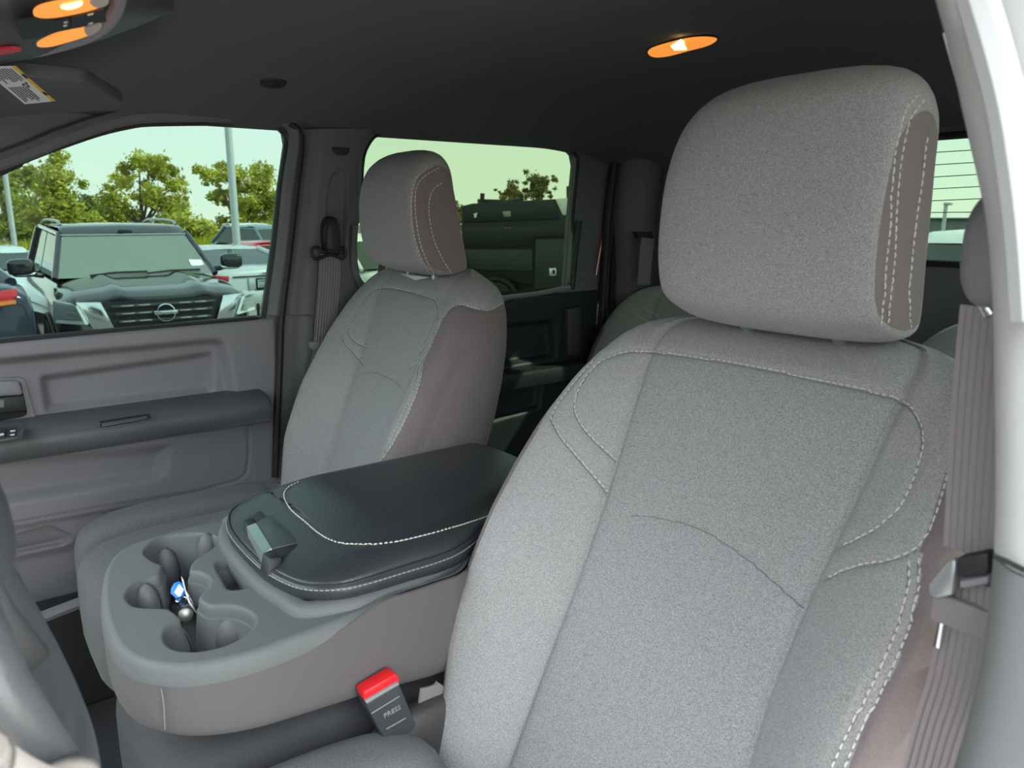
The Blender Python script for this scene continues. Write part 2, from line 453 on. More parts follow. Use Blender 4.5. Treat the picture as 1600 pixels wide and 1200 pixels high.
# ---- passenger B-pillar trim: upper cover with belt slot, lower cover
def interp(pts, t):
    xs_ = [p[0] for p in pts]; return [np.interp(t, xs_, [p[k] for p in pts]) for k in range(1, len(pts[0]))]
XB = XW-0.014
def pillar_px(y):                                      # left and right px edge at image row y
    L = np.interp(y, [200, 230, 300, 400, 490, 620, 760], [474, 473, 464, 453, 440, 434, 428])
    Rr = np.interp(y, [200, 215, 245, 300, 350, 440, 500, 760], [590, 580, 570, 568, 566, 566, 566, 566])
    return L, Rr
slotp = px_yz(((506, 400), (512, 290), (520, 270), (532, 264), (541, 268), (545, 285), (540, 400)), XB)
capp = px_yz(((519, 230), (547, 232), (545, 239), (538, 243), (527, 242), (520, 237)), XB)
holep = px_yz(((558, 352), (556, 400), (561, 428), (572, 445), (585, 442), (592, 425), (596, 360)), XB)
def pillar_part(y0, y1, name, parent, upper):
    rows = []
    for j, y in enumerate(np.linspace(y0, y1, 80)):
        L, Rr = pillar_px(y)
        rows.append([atX(x, y, XB) for x in np.linspace(L, Rr, 56)])
    A = np.array([[tuple(p) for p in r] for r in rows]); Yg, Zg = A[..., 1], A[..., 2]
    X = np.zeros(Yg.shape)
    sfr = np.linspace(0, 1, 56)[None, :]
    X += 0.016*(1-sstep(sfr, 0, 0.16))+0.012*sstep(sfr, 0.9, 1)
    crease = 0.010*(1-sstep(sfr, 0.22, 0.34)); X += crease*(0.6 if upper else 1)
    if upper:
        X += 0.012*sstep(-poly_sdf(Yg, Zg, slotp), 0, 0.006)
        X += 0.003*sstep(-poly_sdf(Yg, Zg, capp), 0, 0.003)
        dd = poly_sdf(Yg, Zg, holep); X += 0.012*sstep(-dd, -0.012, 0.0)
    mb = MB(); mb.grid([[Vector((A[i, j, 0]+X[i, j], A[i, j, 1], A[i, j, 2])) for j in range(56) ] for i in range(80)])
    if upper:
        keep = []
        for f in mb.f:
            c = sum((mb.v[i] for i in f), Vector())/4
            if poly_sdf(np.array([c.y]), np.array([c.z]), holep)[0] > -0.001: keep.append(f)
        mb.f = keep
    return mb.build(name, TRIMP, parent, sharp=50)
trim_1 = tag(bpy.data.objects.new('trim_1', None), 'dark plastic cover of the passenger side B-pillar', kind='structure'); COL.objects.link(trim_1)
pillar_part(201, 492, 'upper_pillar_cover', trim_1, True)
pillar_part(494, 760, 'lower_pillar_cover', trim_1, False)
# grab loop rim around the small opening
mb = MB(); lp = [atX(px, py, XB-0.004) for px, py in ((554, 352), (552, 400), (556, 430), (569, 449), (584, 449), (594, 432), (598, 405), (600, 360))]
mb.tube(crom(lp, 5), 0.0085, 10); mb.build('grab_handle', TRIMP, trim_1)
mb = MB(); mb.prism([atX(px, py, XB-0.001) for px, py in ((519, 229), (547, 231), (546, 238), (540, 243), (526, 242), (519, 236))], (0.003, 0, 0))
mb.build('airbag_emblem', PLASD, trim_1, bev=0.0008)

# C-pillar, rear trim panels
trim_2 = tag(bpy.data.objects.new('trim_2', None), 'dark trim between the rear door and the back wall', kind='structure'); COL.objects.link(trim_2)
for x, r in ((938, 0.012), (957, 0.02)):
    mb = MB(); mb.tube(crom([atX(px, py, XW-0.01) for px, py in ((x+22, 250), (x+12, 330), (x+6, 420), (x, 520), (x-8, 640))], 5), r, 8); mb.build('door_seal', PLASD, trim_2)
mb = MB(); mb.tube([atX(px, py, XW+0.000) for px, py in ((944, 352), (936, 400), (931, 430))], 0.004, 6); mb.build('painted_door_jamb', REDC, trim_2)
mb = MB(); mb.tube([Vector((.79, -1.72, 1.0)), Vector((.79, -1.72, 2.0)), Vector((.76, -1.73, 2.24))], .075, 14); mb.build('corner_cover', TRIMP, trim_2)

# ---- back wall with the rear window
YR = -1.77
ro = [(-0.82, 1.0), (0.82, 1.0), (0.82, 2.25), (-0.82, 2.25)]
q1 = atY(1461, 214, YR); q2 = atY(1455, 411, YR)
rh = round_poly([(-0.62, q2.z), (q2.x+0.55, q2.z), (q1.x+0.55, q1.z), (-0.60, q1.z)], 0.03)
wallb = plate_holes(ro, [[(p[0], p[1]) for p in rh]], lambda a, b, d: Vector((a, YR-d, b)), 0.03)
wall_back = tag(wallb.build('wall_back', TRIMP, sharp=30), 'dark back wall of the cabin with the rear window opening', kind='structure')
mb = MB(); mb.prism([Vector((p[0], YR-0.018, p[1])) for p in rh], (0, -0.004, 0)); window_3 = tag(mb.build('window_3', GLB, smooth=False), 'rear window glass with fine defroster lines', kind='structure')
mb0 = None
for k, (ya, yb) in enumerate(((238, 234.5), (257.5, 254), (276.5, 273), (295, 292), (313.5, 311), (332, 331.5))):
    a = atY(1462, ya, YR-0.016); b = atY(1520, yb, YR-0.016); d = (b-a)/(b.x-a.x)
    mb = MB(); mb.tube([a+d*(0.5), b-d*(0.42)], 0.0009, 4); mb.build('defroster_line', PLASD, window_3)
mb = MB(); mb.tube([Vector((p[0], YR, p[1])) for p in rh], 0.008, 8, closed=True); mb.build('window_seal', RUB, wall_back)

# ---- floor, sills
mb = MB(); mb.box((0.0, -0.75, 0.985), (1.62, 2.1, 0.03)); floor = tag(mb.build('floor', CARP, smooth=False), 'dark carpeted cabin floor', kind='structure')
baseb = tag(bpy.data.objects.new('baseboard_right', None), 'dark door sill trim by the passenger seat', kind='structure'); COL.objects.link(baseb)
mb = MB(); mb.tube([atX(px, py, 0.74) for px, py in ((60, 967), (90, 955), (140, 936))], 0.012, 8); mb.build('sill_strip', PLAS, baseb)
mb = MB(); mb.tube([Vector((0.45, 0.25, 1.06)), Vector((0.45, -0.10, 1.06))], 0.010, 8); mb.build('floor_rail', PLAS, baseb)
mb = MB(); mb.box((0.80, -0.05, 1.12), (0.05, 1.0, 0.24), bev=0.01); mb.build('sill_panel', PLASD, baseb)

# ---- front passenger door trim: a modelled relief
door_1 = tag(bpy.data.objects.new('door_1', None), 'dark grey passenger front door trim with armrest and handle', kind='structure'); COL.objects.link(door_1)
Yg, Zg = np.meshgrid(np.linspace(0.28, -0.618, 230), np.linspace(1.20, 1.775, 165))
Zg = Zg+.007*np.clip(-Yg/.6, -.2, 1)*(Zg-1.2)/.575
big = round_poly([(0.5, px_yz([(0, 559)])[0][1]), px_yz([(355, 525)])[0], px_yz([(376, 632)])[0], (0.5, px_yz([(0, 668)])[0][1])], [0.0, 0.03, 0.004, 0])
big = [(p.x, p.y) for p in big]
pocket = round_poly(px_yz(((60, 590), (342, 549), (344, 620), (72, 655))), 0.016); pocket = [(p.x, p.y) for p in pocket]
flat = round_poly(px_yz(((72, 589), (324, 557), (327, 609), (78, 643))), 0.012); flat = [(p.x, p.y) for p in flat]
lowr = round_poly([(0.5, 1.60), px_yz([(272, 690)])[0], px_yz([(262, 752)])[0], px_yz([(0, 795)])[0], (0.5, px_yz([(0, 795)])[0][1])], [0, 0, 0.03, 0.02, 0]); lowr = [(p.x, p.y) for p in lowr]
X = np.full(Yg.shape, XW)
X += 0.030*sstep(-poly_sdf(Yg, Zg, big), 0.0, 0.020)
X += 0.022*sstep(-poly_sdf(Yg, Zg, pocket), 0.0, 0.020)
X += 0.018*sstep(-poly_sdf(Yg, Zg, lowr), 0.0, 0.030)
line1 = px_yz(((390, 668), (389, 715), (385, 740), (370, 752), (300, 770), (150, 795), (0, 822)))
X += 0.004*(1-sstep(line_dist(Yg, Zg, line1), 0.0, 0.005))
z1 = np.interp(Yg, [-0.62, -0.05, 0.3], [px_yz([(400, 752)])[0][1], px_yz([(0, 822)])[0][1], px_yz([(0, 822)])[0][1]])
X += 0.012*sstep(z1-Zg, 0.0, 0.02)+0.03*sstep(z1-0.05-Zg, 0.0, 0.05)
darkp = round_poly(px_yz(((-60, 865), (80, 822), (118, 840), (110, 858), (-60, 900))), 0.015); darkp = [(p.x, p.y) for p in darkp]
X += 0.025*sstep(-poly_sdf(Yg, Zg, darkp), 0.0, 0.008)
X += 0.020*sstep(Zg-.007*np.clip(-Yg/.6, -.2, 1), 1.762, 1.776)                      # rolled sill edge
X += 0.012*sstep(-Yg, 0.600, 0.620)
mb = MB(); mb.grid([[Vector((X[i, j], Yg[i, j], Zg[i, j])) for j in range(Yg.shape[1])] for i in range(Yg.shape[0])])
mb.build('door_panel', PLAS, door_1, sharp=0)
# black belt seal under the glass
mb = MB(); mb.tube([Vector((XW+0.016, 0.25, 1.764)), Vector((XW+0.016, -0.60, 1.770))], 0.006, 8); mb.build('belt_seal', RUB, door_1)
# armrest: section swept along the door
top_f = lambda y: np.interp(y, [-0.6, 0.0], [1.585, 1.588])
sec = [(XW+0.03, 0.030), (XW-0.015, 0.031), (XW-0.055, 0.026), (XW-0.072, 0.016), (XW-0.078, 0.0), (XW-0.074, -0.020), (XW-0.060, -0.032), (XW-0.03, -0.036), (XW+0.02, -0.036)]
ar_z = atX(200, 672, XW-0.075).z
yend = atX(416, 640, XW-0.05).y
rows = []
sc = crom([Vector((a, b, 0)) for a, b in sec], 4)
for k in range(24):
    t = k/23; y = yend+(0.30-yend)*max(0, (k-4)/19) if k >= 4 else yend
    f = 1.0 if k >= 4 else math.sin(math.pi/2*(k/4))**0.5 if k > 0 else 0.0
    yy = y if k >= 4 else yend-0.012*(1-(1-k/4)**2)*0+(-0.014*(1-k/4))
    rows.append([Vector((XW+0.02+(p.x-XW-0.02)*(0.35+0.65*f), yy, ar_z+p.y*(0.4+0.6*f))) for p in sc])
rows.insert(0, [sum(rows[0], Vector())/len(rows[0])]*len(rows[0]))
mb = MB(); mb.grid(rows); ARMP = mat('armrest_plastic', (.085, .088, .095), .5, bump=('vor', 900, .2, .0004))
arm = mb.build('armrest', ARMP, door_1, sharp=0, label='black padded door armrest')
# pull pocket in the armrest top
zt = ar_z+0.031
def on_top(px, py, dz=0.0): return atZ(px, py, zt+dz)
mb = MB(); P = [on_top(*p, 0.0005) for p in ((148, 665), (243, 645), (245, 655), (152, 673))]
mb.prism(P, (0, 0, 0.003)); mb.build('pull_pocket_rim', ARMP, arm, bev=0.001)
P = [on_top(*p, 0.004) for p in ((155, 659), (232, 647), (236, 652), (157, 667))]
mb = MB(); mb.prism(P, (0, 0, 0.0012)); mb.build('pull_pocket', GAP, arm)
P = [on_top(*p, 0.0055) for p in ((158, 663), (231, 651), (229, 655), (160, 667))]
mb = MB(); mb.prism(P, (0, 0, 0.002)); mb.build('pull_lip', ARMP, arm, bev=0.0008)
# switch panel
P = [on_top(*p, 0.001) for p in ((-40, 672), (40, 667), (36, 684), (20, 688), (-40, 697))]
mb = MB(); mb.prism(P, (0, 0, 0.004)); sw = mb.build('switch_panel', ARMP, arm, bev=0.0015)
for q in (((-12, 673), (10, 671), (9, 685), (-12, 688)), ((13, 672), (26, 671), (25, 681), (12, 683))):
    mb = MB(); mb.prism([on_top(*p, 0.005) for p in q], (0, 0, 0.004)); s_ = mb.build('window_switch', RUB, arm, bev=0.001)
for q in (((16, 673), (24, 672), (24, 674), (16, 675)), ((16, 679), (23, 678), (23, 680), (16, 681)), ((0, 678), (6, 677), (6, 680), (0, 681))):
    mb = MB(); mb.prism([on_top(*p, 0.0092) for p in q], (0, 0, 0.0004)); mb.build('switch_mark', SILK, arm, smooth=False)
# inner handle and bezel
XH = XW+0.028
P = round_poly([(p[0], p[1]) for p in px_yz(((-30, 592), (38, 588), (57, 659), (-30, 672)), XH)], [0, 0.012, 0.003, 0])
mb = MB(); mb.prism([Vector((XH, p.x, p.y)) for p in P], (-0.008, 0, 0)); bz = mb.build('handle_bezel', PLAS, door_1, bev=0.002)
P = round_poly([(p[0], p[1]) for p in px_yz(((-30, 600), (32, 594), (44, 650), (-30, 664)), XH-0.010)], [0, 0.010, 0.012, 0])
mb = MB(); mb.prism([Vector((XH-0.009, p.x, p.y)) for p in P], (0.002, 0, 0)); mb.build('handle_recess', GAP, door_1)
P = px_yz(((-30, 596), (30, 594), (37, 617), (-30, 622)), XH-0.02)
mb = MB(); mb.prism([Vector((XH-0.026, p[0], p[1])) for p in P], (0.018, 0, 0)); mb.build('door_handle', PLAS, door_1, bev=0.006, seg=3)
P = px_yz(((-30, 624), (37, 617), (41, 641), (-30, 648)), XH-0.011)
mb = MB(); mb.prism([Vector((XH-0.014, p[0], p[1])) for p in P], (0.004, 0, 0)); mb.build('handle_cup', PLASD, door_1, bev=0.002)
P = px_yz(((-30, 625), (6, 624), (6, 636), (-30, 640)), XH-0.014)
mb = MB(); mb.prism([Vector((XH-0.018, p[0], p[1])) for p in P], (0.004, 0, 0)); mb.build('lock_lever', PLAS, door_1, bev=0.001)
# lock pin on the sill
a = atX(404, 493, XW+0.004); b = atX(403, 474, XW+0.004)
mb = MB(); mb.tube([a, a.lerp(b, 0.9), b], [0.0034, 0.0036, 0.002], 8); mb.build('lock_pin', RUB, door_1)

# ---- rear passenger door trim
door_2 = tag(bpy.data.objects.new('door_2', None), 'black rear door trim behind the passenger seat', kind='structure'); COL.objects.link(door_2)
Yg, Zg = np.meshgrid(np.linspace(-0.82, -1.595, 120), np.linspace(1.10, 1.795, 110))
rec = round_poly(px_yz(((700, 520), (868, 497), (872, 560), (700, 590))), 0.02); rec = [(p.x, p.y) for p in rec]
low = round_poly(px_yz(((700, 620), (850, 590), (845, 640), (700, 680))), 0.02); low = [(p.x, p.y) for p in low]
X = np.full(Yg.shape, XW)+0.03*sstep(-poly_sdf(Yg, Zg, rec), 0, 0.015)+0.02*sstep(-poly_sdf(Yg, Zg, low), 0, 0.015)
zs = np.interp(Yg, [-1.6, -1.30, -1.24, -0.8], [1.790, 1.788, 1.772, 1.772]); X += 0.02*sstep(Zg, zs-0.012, zs)
mb = MB(); mb.grid([[Vector((X[i, j], Yg[i, j], Zg[i, j])) for j in range(Yg.shape[1])] for i in range(Yg.shape[0])])
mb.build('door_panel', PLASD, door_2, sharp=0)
mb = MB(); P = px_yz(((884, 482), (905, 478), (904, 555), (884, 556)), XW-0.01); mb.prism([Vector((XW-0.02, p[0], p[1])) for p in P], (0.03, 0, 0)); mb.build('pull_handle', mat('rear_handle_plastic', (.06, .058, .06), .5), door_2, bev=0.006)
mb = MB(); mb.box((XW-0.02, -1.22, 1.555), (0.08, 0.62, 0.05), bev=0.012); mb.build('armrest', PLASD, door_2)
mb = MB(); a, b, c_, d_ = (atX(px, py, XW-0.002) for px, py in ((660, 483), (784, 466), (840, 459), (892, 449)))
mb.tube([a, b, c_, d_], 0.007, 8); mb.build('belt_seal', PLAS, door_2)
mb = MB(); P = [atX(px, py, XW-0.004) for px, py in ((905, 345), (898, 400), (893, 452))]; mb.tube(P, 0.009, 8); mb.build('window_divider', PLASD, door_2)

# ---- driver side B-pillar, close to the camera
trim_3 = tag(bpy.data.objects.new('trim_3', None), 'driver side B-pillar trim at the right edge, glare haze in its pale colour', kind='structure'); COL.objects.link(trim_3)
YP = -0.40
edge_px = [(1446, -60), (1462, 0), (1484, 80), (1503, 170), (1524, 260), (1540, 340), (1548, 420), (1552, 500), (1554, 600), (1556, 760), (1553, 868)]
edge2_px = [(1553, 872), (1545, 960), (1533, 1050), (1515, 1130), (1494, 1210), (1470, 1290)]
def pillar_loft(pxs, name, m, parent, off=0.0):
    rows = []
    P = crom([(p[0], p[1], 0) for p in pxs], 4)
    for p in P:
        q = atY(p.x, p.y, YP)                          # innermost silhouette
        prof = [(0.055, -0.16), (0.010, -0.15), (0.000, -0.12), (0.001, -0.06), (-0.003, -0.018), (-0.014, 0.004), (-0.030, 0.012), (-0.060, 0.014), (-0.085, 0.008), (-0.095, -0.02), (-0.10, -0.16)]
        pr = crom([Vector((a-off*0.5, b, 0)) for a, b in prof], 3)
        rows.append([Vector((q.x+v.x+0.0095, q.y+v.y, q.z)) for v in pr])
    mb = MB(); mb.grid(rows); return mb.build(name, m, parent, sharp=60)
pillar_loft(edge_px, 'upper_pillar_cover', TRIM_HAZE, trim_3)
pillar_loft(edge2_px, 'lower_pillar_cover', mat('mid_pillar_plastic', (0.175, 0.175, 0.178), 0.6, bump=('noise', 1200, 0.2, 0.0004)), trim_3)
mb = MB(); P = crom([atY(px, py, YP+0.03) for px, py in ((1523, -10), (1550, 80), (1575, 180), (1592, 290), (1602, 380), (1610, 500))], 4)
mb.tube(P, 0.008, 8); mb.build('door_seal', mat('pale_seal', (0.34, 0.34, 0.335), 0.7), trim_3)
mb = MB(); mb.tube([atY(px, py, YP+0.012) for px, py in ((1553, 869), (1570, 876), (1602, 892))], 0.0015, 6); mb.build('cover_joint', GAP, trim_3)

# ---- windscreen, dashboard and front bulkhead close the cabin at the front
mb = MB(); mb.grid([[Vector((x, 0.22+0.07*(1-(x/.78)**2), 2.15-.02*(x/.78)**2)) for x in np.linspace(-.78, .80, 20)], [Vector((x*1.02, 0.98+0.16*(1-(x/.78)**2), 1.66)) for x in np.linspace(-.78, .80, 20)]])
window_4 = tag(mb.build('window_4', GLW, sharp=0), 'raked windscreen ahead of the dashboard', kind='structure')
wall_front = tag(bpy.data.objects.new('wall_front', None), 'dark dashboard below the windscreen', kind='structure'); COL.objects.link(wall_front)
rows = []
for y, z in ((1.10, 1.00), (1.12, 1.66), (.98, 1.72), (.60, 1.77), (.36, 1.78), (.28, 1.75), (.27, 1.68), (.33, 1.50), (.50, 1.32), (.65, 1.20), (.75, 1.00)):
    rows.append([Vector((x, y, z)) for x in np.linspace(-.80, .80, 12)])
mb = MB(); mb.grid(rows); mb.build('dashboard', PLASD, wall_front)
for s in (-1, 1):
    mb = MB(); mb.tube([Vector((s*.78, .24, 2.12)), Vector((s*.82, .62, 1.90)), Vector((s*.83, 1.02, 1.66))], .035, 8); mb.build('pillar_cover', TRIMP, wall_front)
mb = MB(); mb.tube([Vector((-.80, .23, 2.14)), Vector((0, .30, 2.17)), Vector((.80, .23, 2.14))], .03, 8); mb.build('header', HEAD, wall_front)

# ---- driver door standing open ahead of the camera
door_3 = tag(bpy.data.objects.new('door_3', None), 'driver door swung wide open ahead of the camera', kind='structure'); COL.objects.link(door_3)
hx, hy, an = -.84, .66, R(68)
dd_ = Vector((-math.sin(an), -math.cos(an)*-1*-1, 0)); dn_ = Vector((-dd_.y, dd_.x, 0))
def dpt(a, z, o=0): return Vector((hx, hy, z))+dd_*a+dn_*o
mb = MB(); mb.prism([dpt(a, z) for a, z in ((0, 1.0), (1.05, 1.0), (1.10, 1.2), (1.10, 1.78), (0, 1.78))], dn_*.09); mb.build('door_panel', PLAS, door_3, bev=.01)
mb = MB(); mb.tube([dpt(.02, 1.78, .05), dpt(.35, 2.08, .05), dpt(.6, 2.16, .05), dpt(1.02, 2.18, .05), dpt(1.09, 2.1, .05), dpt(1.10, 1.78, .05)], .03, 8); mb.build('window_frame', TRIMP, door_3)
mb = MB(); mb.prism([dpt(a, z, .045) for a, z in ((.04, 1.79), (.36, 2.06), (.6, 2.14), (1.01, 2.16), (1.08, 1.79))], dn_*.005); mb.build('window_glass', GLF, door_3, smooth=False)
mb = MB(); mb.box(dpt(.6, 1.57, -.03), (.7, .1, .06), M=Matrix((dd_, dn_, Vector((0, 0, 1)))).transposed(), bev=.015); mb.build('armrest', PLASD, door_3)

# ---- driver side rear door, closed
lw = [(-.58, 1.0), (-1.80, 1.0), (-1.80, 2.24), (-.58, 2.24)]
lh = round_poly([(-.66, 1.80), (-1.52, 1.80), (-1.52, 2.16), (-.64, 2.17)], .05)
mb = plate_holes(lw, [[(p[0], p[1]) for p in lh]], lambda a, b, d: Vector((-.80-d, a, b)), .05)
wall_left = tag(mb.build('wall_left', TRIMP, sharp=30), 'inner side of the closed driver side rear door', kind='structure')
mb = MB(); mb.prism([Vector((-.825, p[0], p[1])) for p in lh], (-.004, 0, 0)); mb.build('window_glass', GLS, wall_left, smooth=False)
# ================================================================== seats
class Frame:
    def __init__(s, x, y, z, rec, yaw=0.0):
        s.o = Vector((x, y, z)); t = R(rec); q = Matrix.Rotation(R(yaw), 3, 'Z')
        s.U = q @ Vector((1, 0, 0)); s.V = q @ Vector((0, -math.sin(t), math.cos(t))); s.W = q @ Vector((0, math.cos(t), math.sin(t)))
    def __call__(s, u, v, w): return s.o+s.U*u+s.V*v+s.W*w
    def uvw(s, p): d = p-s.o; return d.dot(s.U), d.dot(s.V), d.dot(s.W)

def smooth_tab(tab):
    xs_ = np.array([t[0] for t in tab]); ys_ = np.array([t[1] for t in tab])
    xx = np.linspace(xs_[0], xs_[-1], 400); yy = np.interp(xx, xs_, ys_)
    k = np.exp(-np.linspace(-2, 2, 25)**2); k /= k.sum()
    yp = np.concatenate([2*yy[0]-yy[12:0:-1], yy, 2*yy[-1]-yy[-2:-14:-1]])
    return xx, np.convolve(yp, k, 'valid')
NSEG = 9
def backrest_mesh(fr, hw_tab, ph_tab, bh_tab, wc_tab, wb_tab, v0, v1, nv=140, pk=1.0):
    T = {k: smooth_tab(t) for k, t in dict(hw=hw_tab, ph=ph_tab, bh=bh_tab, wc=wc_tab, wb=wb_tab).items()}
    g = lambda k, v: float(np.interp(v, *T[k]))
    ts = np.linspace(0, 1, nv); vsamp = v0+(v1-v0)*(1-(1-ts)**1.35)
    rows = []
    for v in vsamp:
        hw = g('hw', v); ph = min(g('ph', v)*pk, hw*0.86); bh = g('bh', v); wc = g('wc', v); wb = min(g('wb', v), wc-0.004)
        b = hw-ph; e = min(0.012, 0.2*b); mid = (wc+wb)/2; th = wc-wb
        half = [(0, wc-0.004), (.5*ph, wc-0.002), (ph-.012, wc+0.001), (ph, wc-0.004), (ph+e, wc+0.002+.12*bh), (ph+.40*b, wc+.75*bh), (ph+.68*b, wc+bh),
                (hw-.13*b-.004, wc+bh*.80-0.05*th), (hw-.002, wc+bh*.3-.28*th), (hw, mid-.02*th), (hw-.03*b-.004, wb+.25*th), (hw-.15*b-.01, wb+.05*th), (hw-.4*b-.02, wb), (0, wb)]
        pos = [Vector(p).to_3d() if len(p) == 3 else Vector((p[0], p[1], 0)) for p in half]
        full = pos+[Vector((-p.x, p.y, 0)) for p in pos[-2:0:-1]]
        c = crom(full, NSEG, closed=True)
        rows.append([fr(p.x, v, p.y) for p in c])
    ns = len(rows[0]); mb = MB(); mb.grid(rows, cu=True)
    top = [sum(rows[-1], Vector())/ns]*ns; n0 = len(mb.v); last = n0-ns
    # close the top
    cen = len(mb.v); mb.v.append(sum(rows[-1], Vector())/ns)
    for j in range(ns): mb.f.append((last+j, last+(j+1) % ns, cen))
    return mb, ns, vsamp

HW = [(-.12, .225), (0, .245), (.08, .272), (.15, .284), (.235, .286), (.31, .287), (.38, .278), (.44, .262), (.48, .242), (.51, .222), (.535, .196), (.552, .165), (.566, .11)]
PH = [(-.12, .14), (0, .135), (.13, .132), (.2, .129), (.3, .133), (.4, .143), (.493, .150), (.53, .150), (.566, .13)]
BH = [(-.12, .03), (0, .05), (.12, .066), (.25, .060), (.36, .042), (.44, .022), (.5, .006), (.566, 0)]
WC = [(-.12, -.004), (0, 0), (.2, .006), (.35, .002), (.47, 0), (.505, -.004), (.53, -.015), (.55, -.034), (.566, -.058)]
WB = [(-.12, -.125), (.3, -.115), (.5, -.105), (.54, -.098), (.556, -.085), (.566, -.064)]

def in_poly(x, y, P):
    c = False
    for i in range(len(P)):
        (x0, y0), (x1, y1) = P[i-1], P[i]
        if (y0 > y) != (y1 > y) and x < (x1-x0)*(y-y0)/(y1-y0)+x0: c = not c
    return c
def split_back(mb, fr, parent, ns, pk=1.0, side_poly=None):
    """sort the finished surface's faces into the sewn covers"""
    T = smooth_tab(PH); sets = {}
    for fi, f in enumerate(mb.f):
        i = f[0] % ns if len(f) == 4 else f[0] % ns
        k = i/NSEG                                      # control index 0..26
        c = sum((mb.v[j] for j in f), Vector())/len(f); u, v, w_ = fr.uvw(c)
        kk = k if k <= 13 else 26-k
        vb = .31+(abs(u)-.134*pk)*.62
        s_ = 'L' if u > 0 else 'R'
        if kk < 3 or (kk == 3 and k > 13): key = ('centre_panel' if v < .493 else 'headrest_yoke')
        elif side_poly and s_ == 'R' and 4.5 < kk < 11:
            key = 'side_panelR' if in_poly(*to_px(c), side_poly) else ('bolsterR' if v < vb else 'shoulder_panelR')
        elif kk < 6.1: key = ('bolster'+s_ if v < vb else ('shoulder_panel'+s_))
        elif kk < 11: key = ('side_panel'+s_ if v < .36+.11*min(1, (kk-6.1)/1.5) else 'shoulder_panel'+s_)
        else: key = 'back_panel'
        sets.setdefault(key, []).append(f)
    out = {}
    for key, fs in sets.items():
        used = sorted({i for f in fs for i in f}); ix = {a: b for b, a in enumerate(used)}
        m2 = MB(); m2.v = [mb.v[i] for i in used]; m2.f = [tuple(ix[i] for i in f) for f in fs]
        nm = key[:-1] if key[-1] in 'LR' and key[:-1] in ('bolster', 'shoulder_panel', 'side_panel') else key
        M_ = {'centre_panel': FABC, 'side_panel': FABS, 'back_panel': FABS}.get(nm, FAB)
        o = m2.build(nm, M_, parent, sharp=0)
        out[key] = o
    return out

HP = [(.030, -.114), (.064, -.100), (.087, -.055), (.099, .0), (.101, .045), (.092, .086), (.066, .113), (.036, .119), (.014, .102), (.000, .06), (-.014, .02), (-.030, -.03), (-.049, -.085), (-.045, -.106), (-.01, -.116)]
def headrest_mesh(c, U, F_, H, hw=.128, sh=1.0):
    prof = crom([Vector((a, b, 0)) for a, b in HP], 5, closed=True); n = len(prof); rows = []
    us = [(1.03, 0.0), (1.028, .35), (1.02, .60), (1.005, .74), (.985, .815), (.955, .855), (.915, .89), (.86, .922), (.78, .952), (.66, .975), (.48, .992), (.25, 1), (0, 1)]
    full = us+[(-a, b) for a, b in us[-2::-1]]
    for a, b in full:
        rows.append([c+U*(a*hw)+F_*(.045+(p.x-.045)*b)+H*(-.06+(p.y+.06)*b) for p in prof])
    mb = MB(); mb.grid(rows, cu=True); return mb, n
def split_headrest(mb, parent, n, c, U, hw, ns_=3):
    front = []; sides = {1: [], -1: []}
    nr = len(mb.f)//n
    for fi, f in enumerate(mb.f):
        i = fi//n
        if i < ns_: sides[1].append(f)
        elif i >= nr-ns_: sides[-1].append(f)
        else: front.append(f)
    def sub(fs, name, M_):
        used = sorted({i for f in fs for i in f}); ix = {a: b for b, a in enumerate(used)}
        m2 = MB(); m2.v = [mb.v[i] for i in used]; m2.f = [tuple(ix[i] for i in f) for f in fs]
        return m2.build(name, M_, parent, sharp=0, weld=True)
    head = sub(front, 'headrest', FAB)
    for s_ in (1, -1): 
        o = sub(sides[s_], 'headrest_side', FABS); o.parent = head
    return head

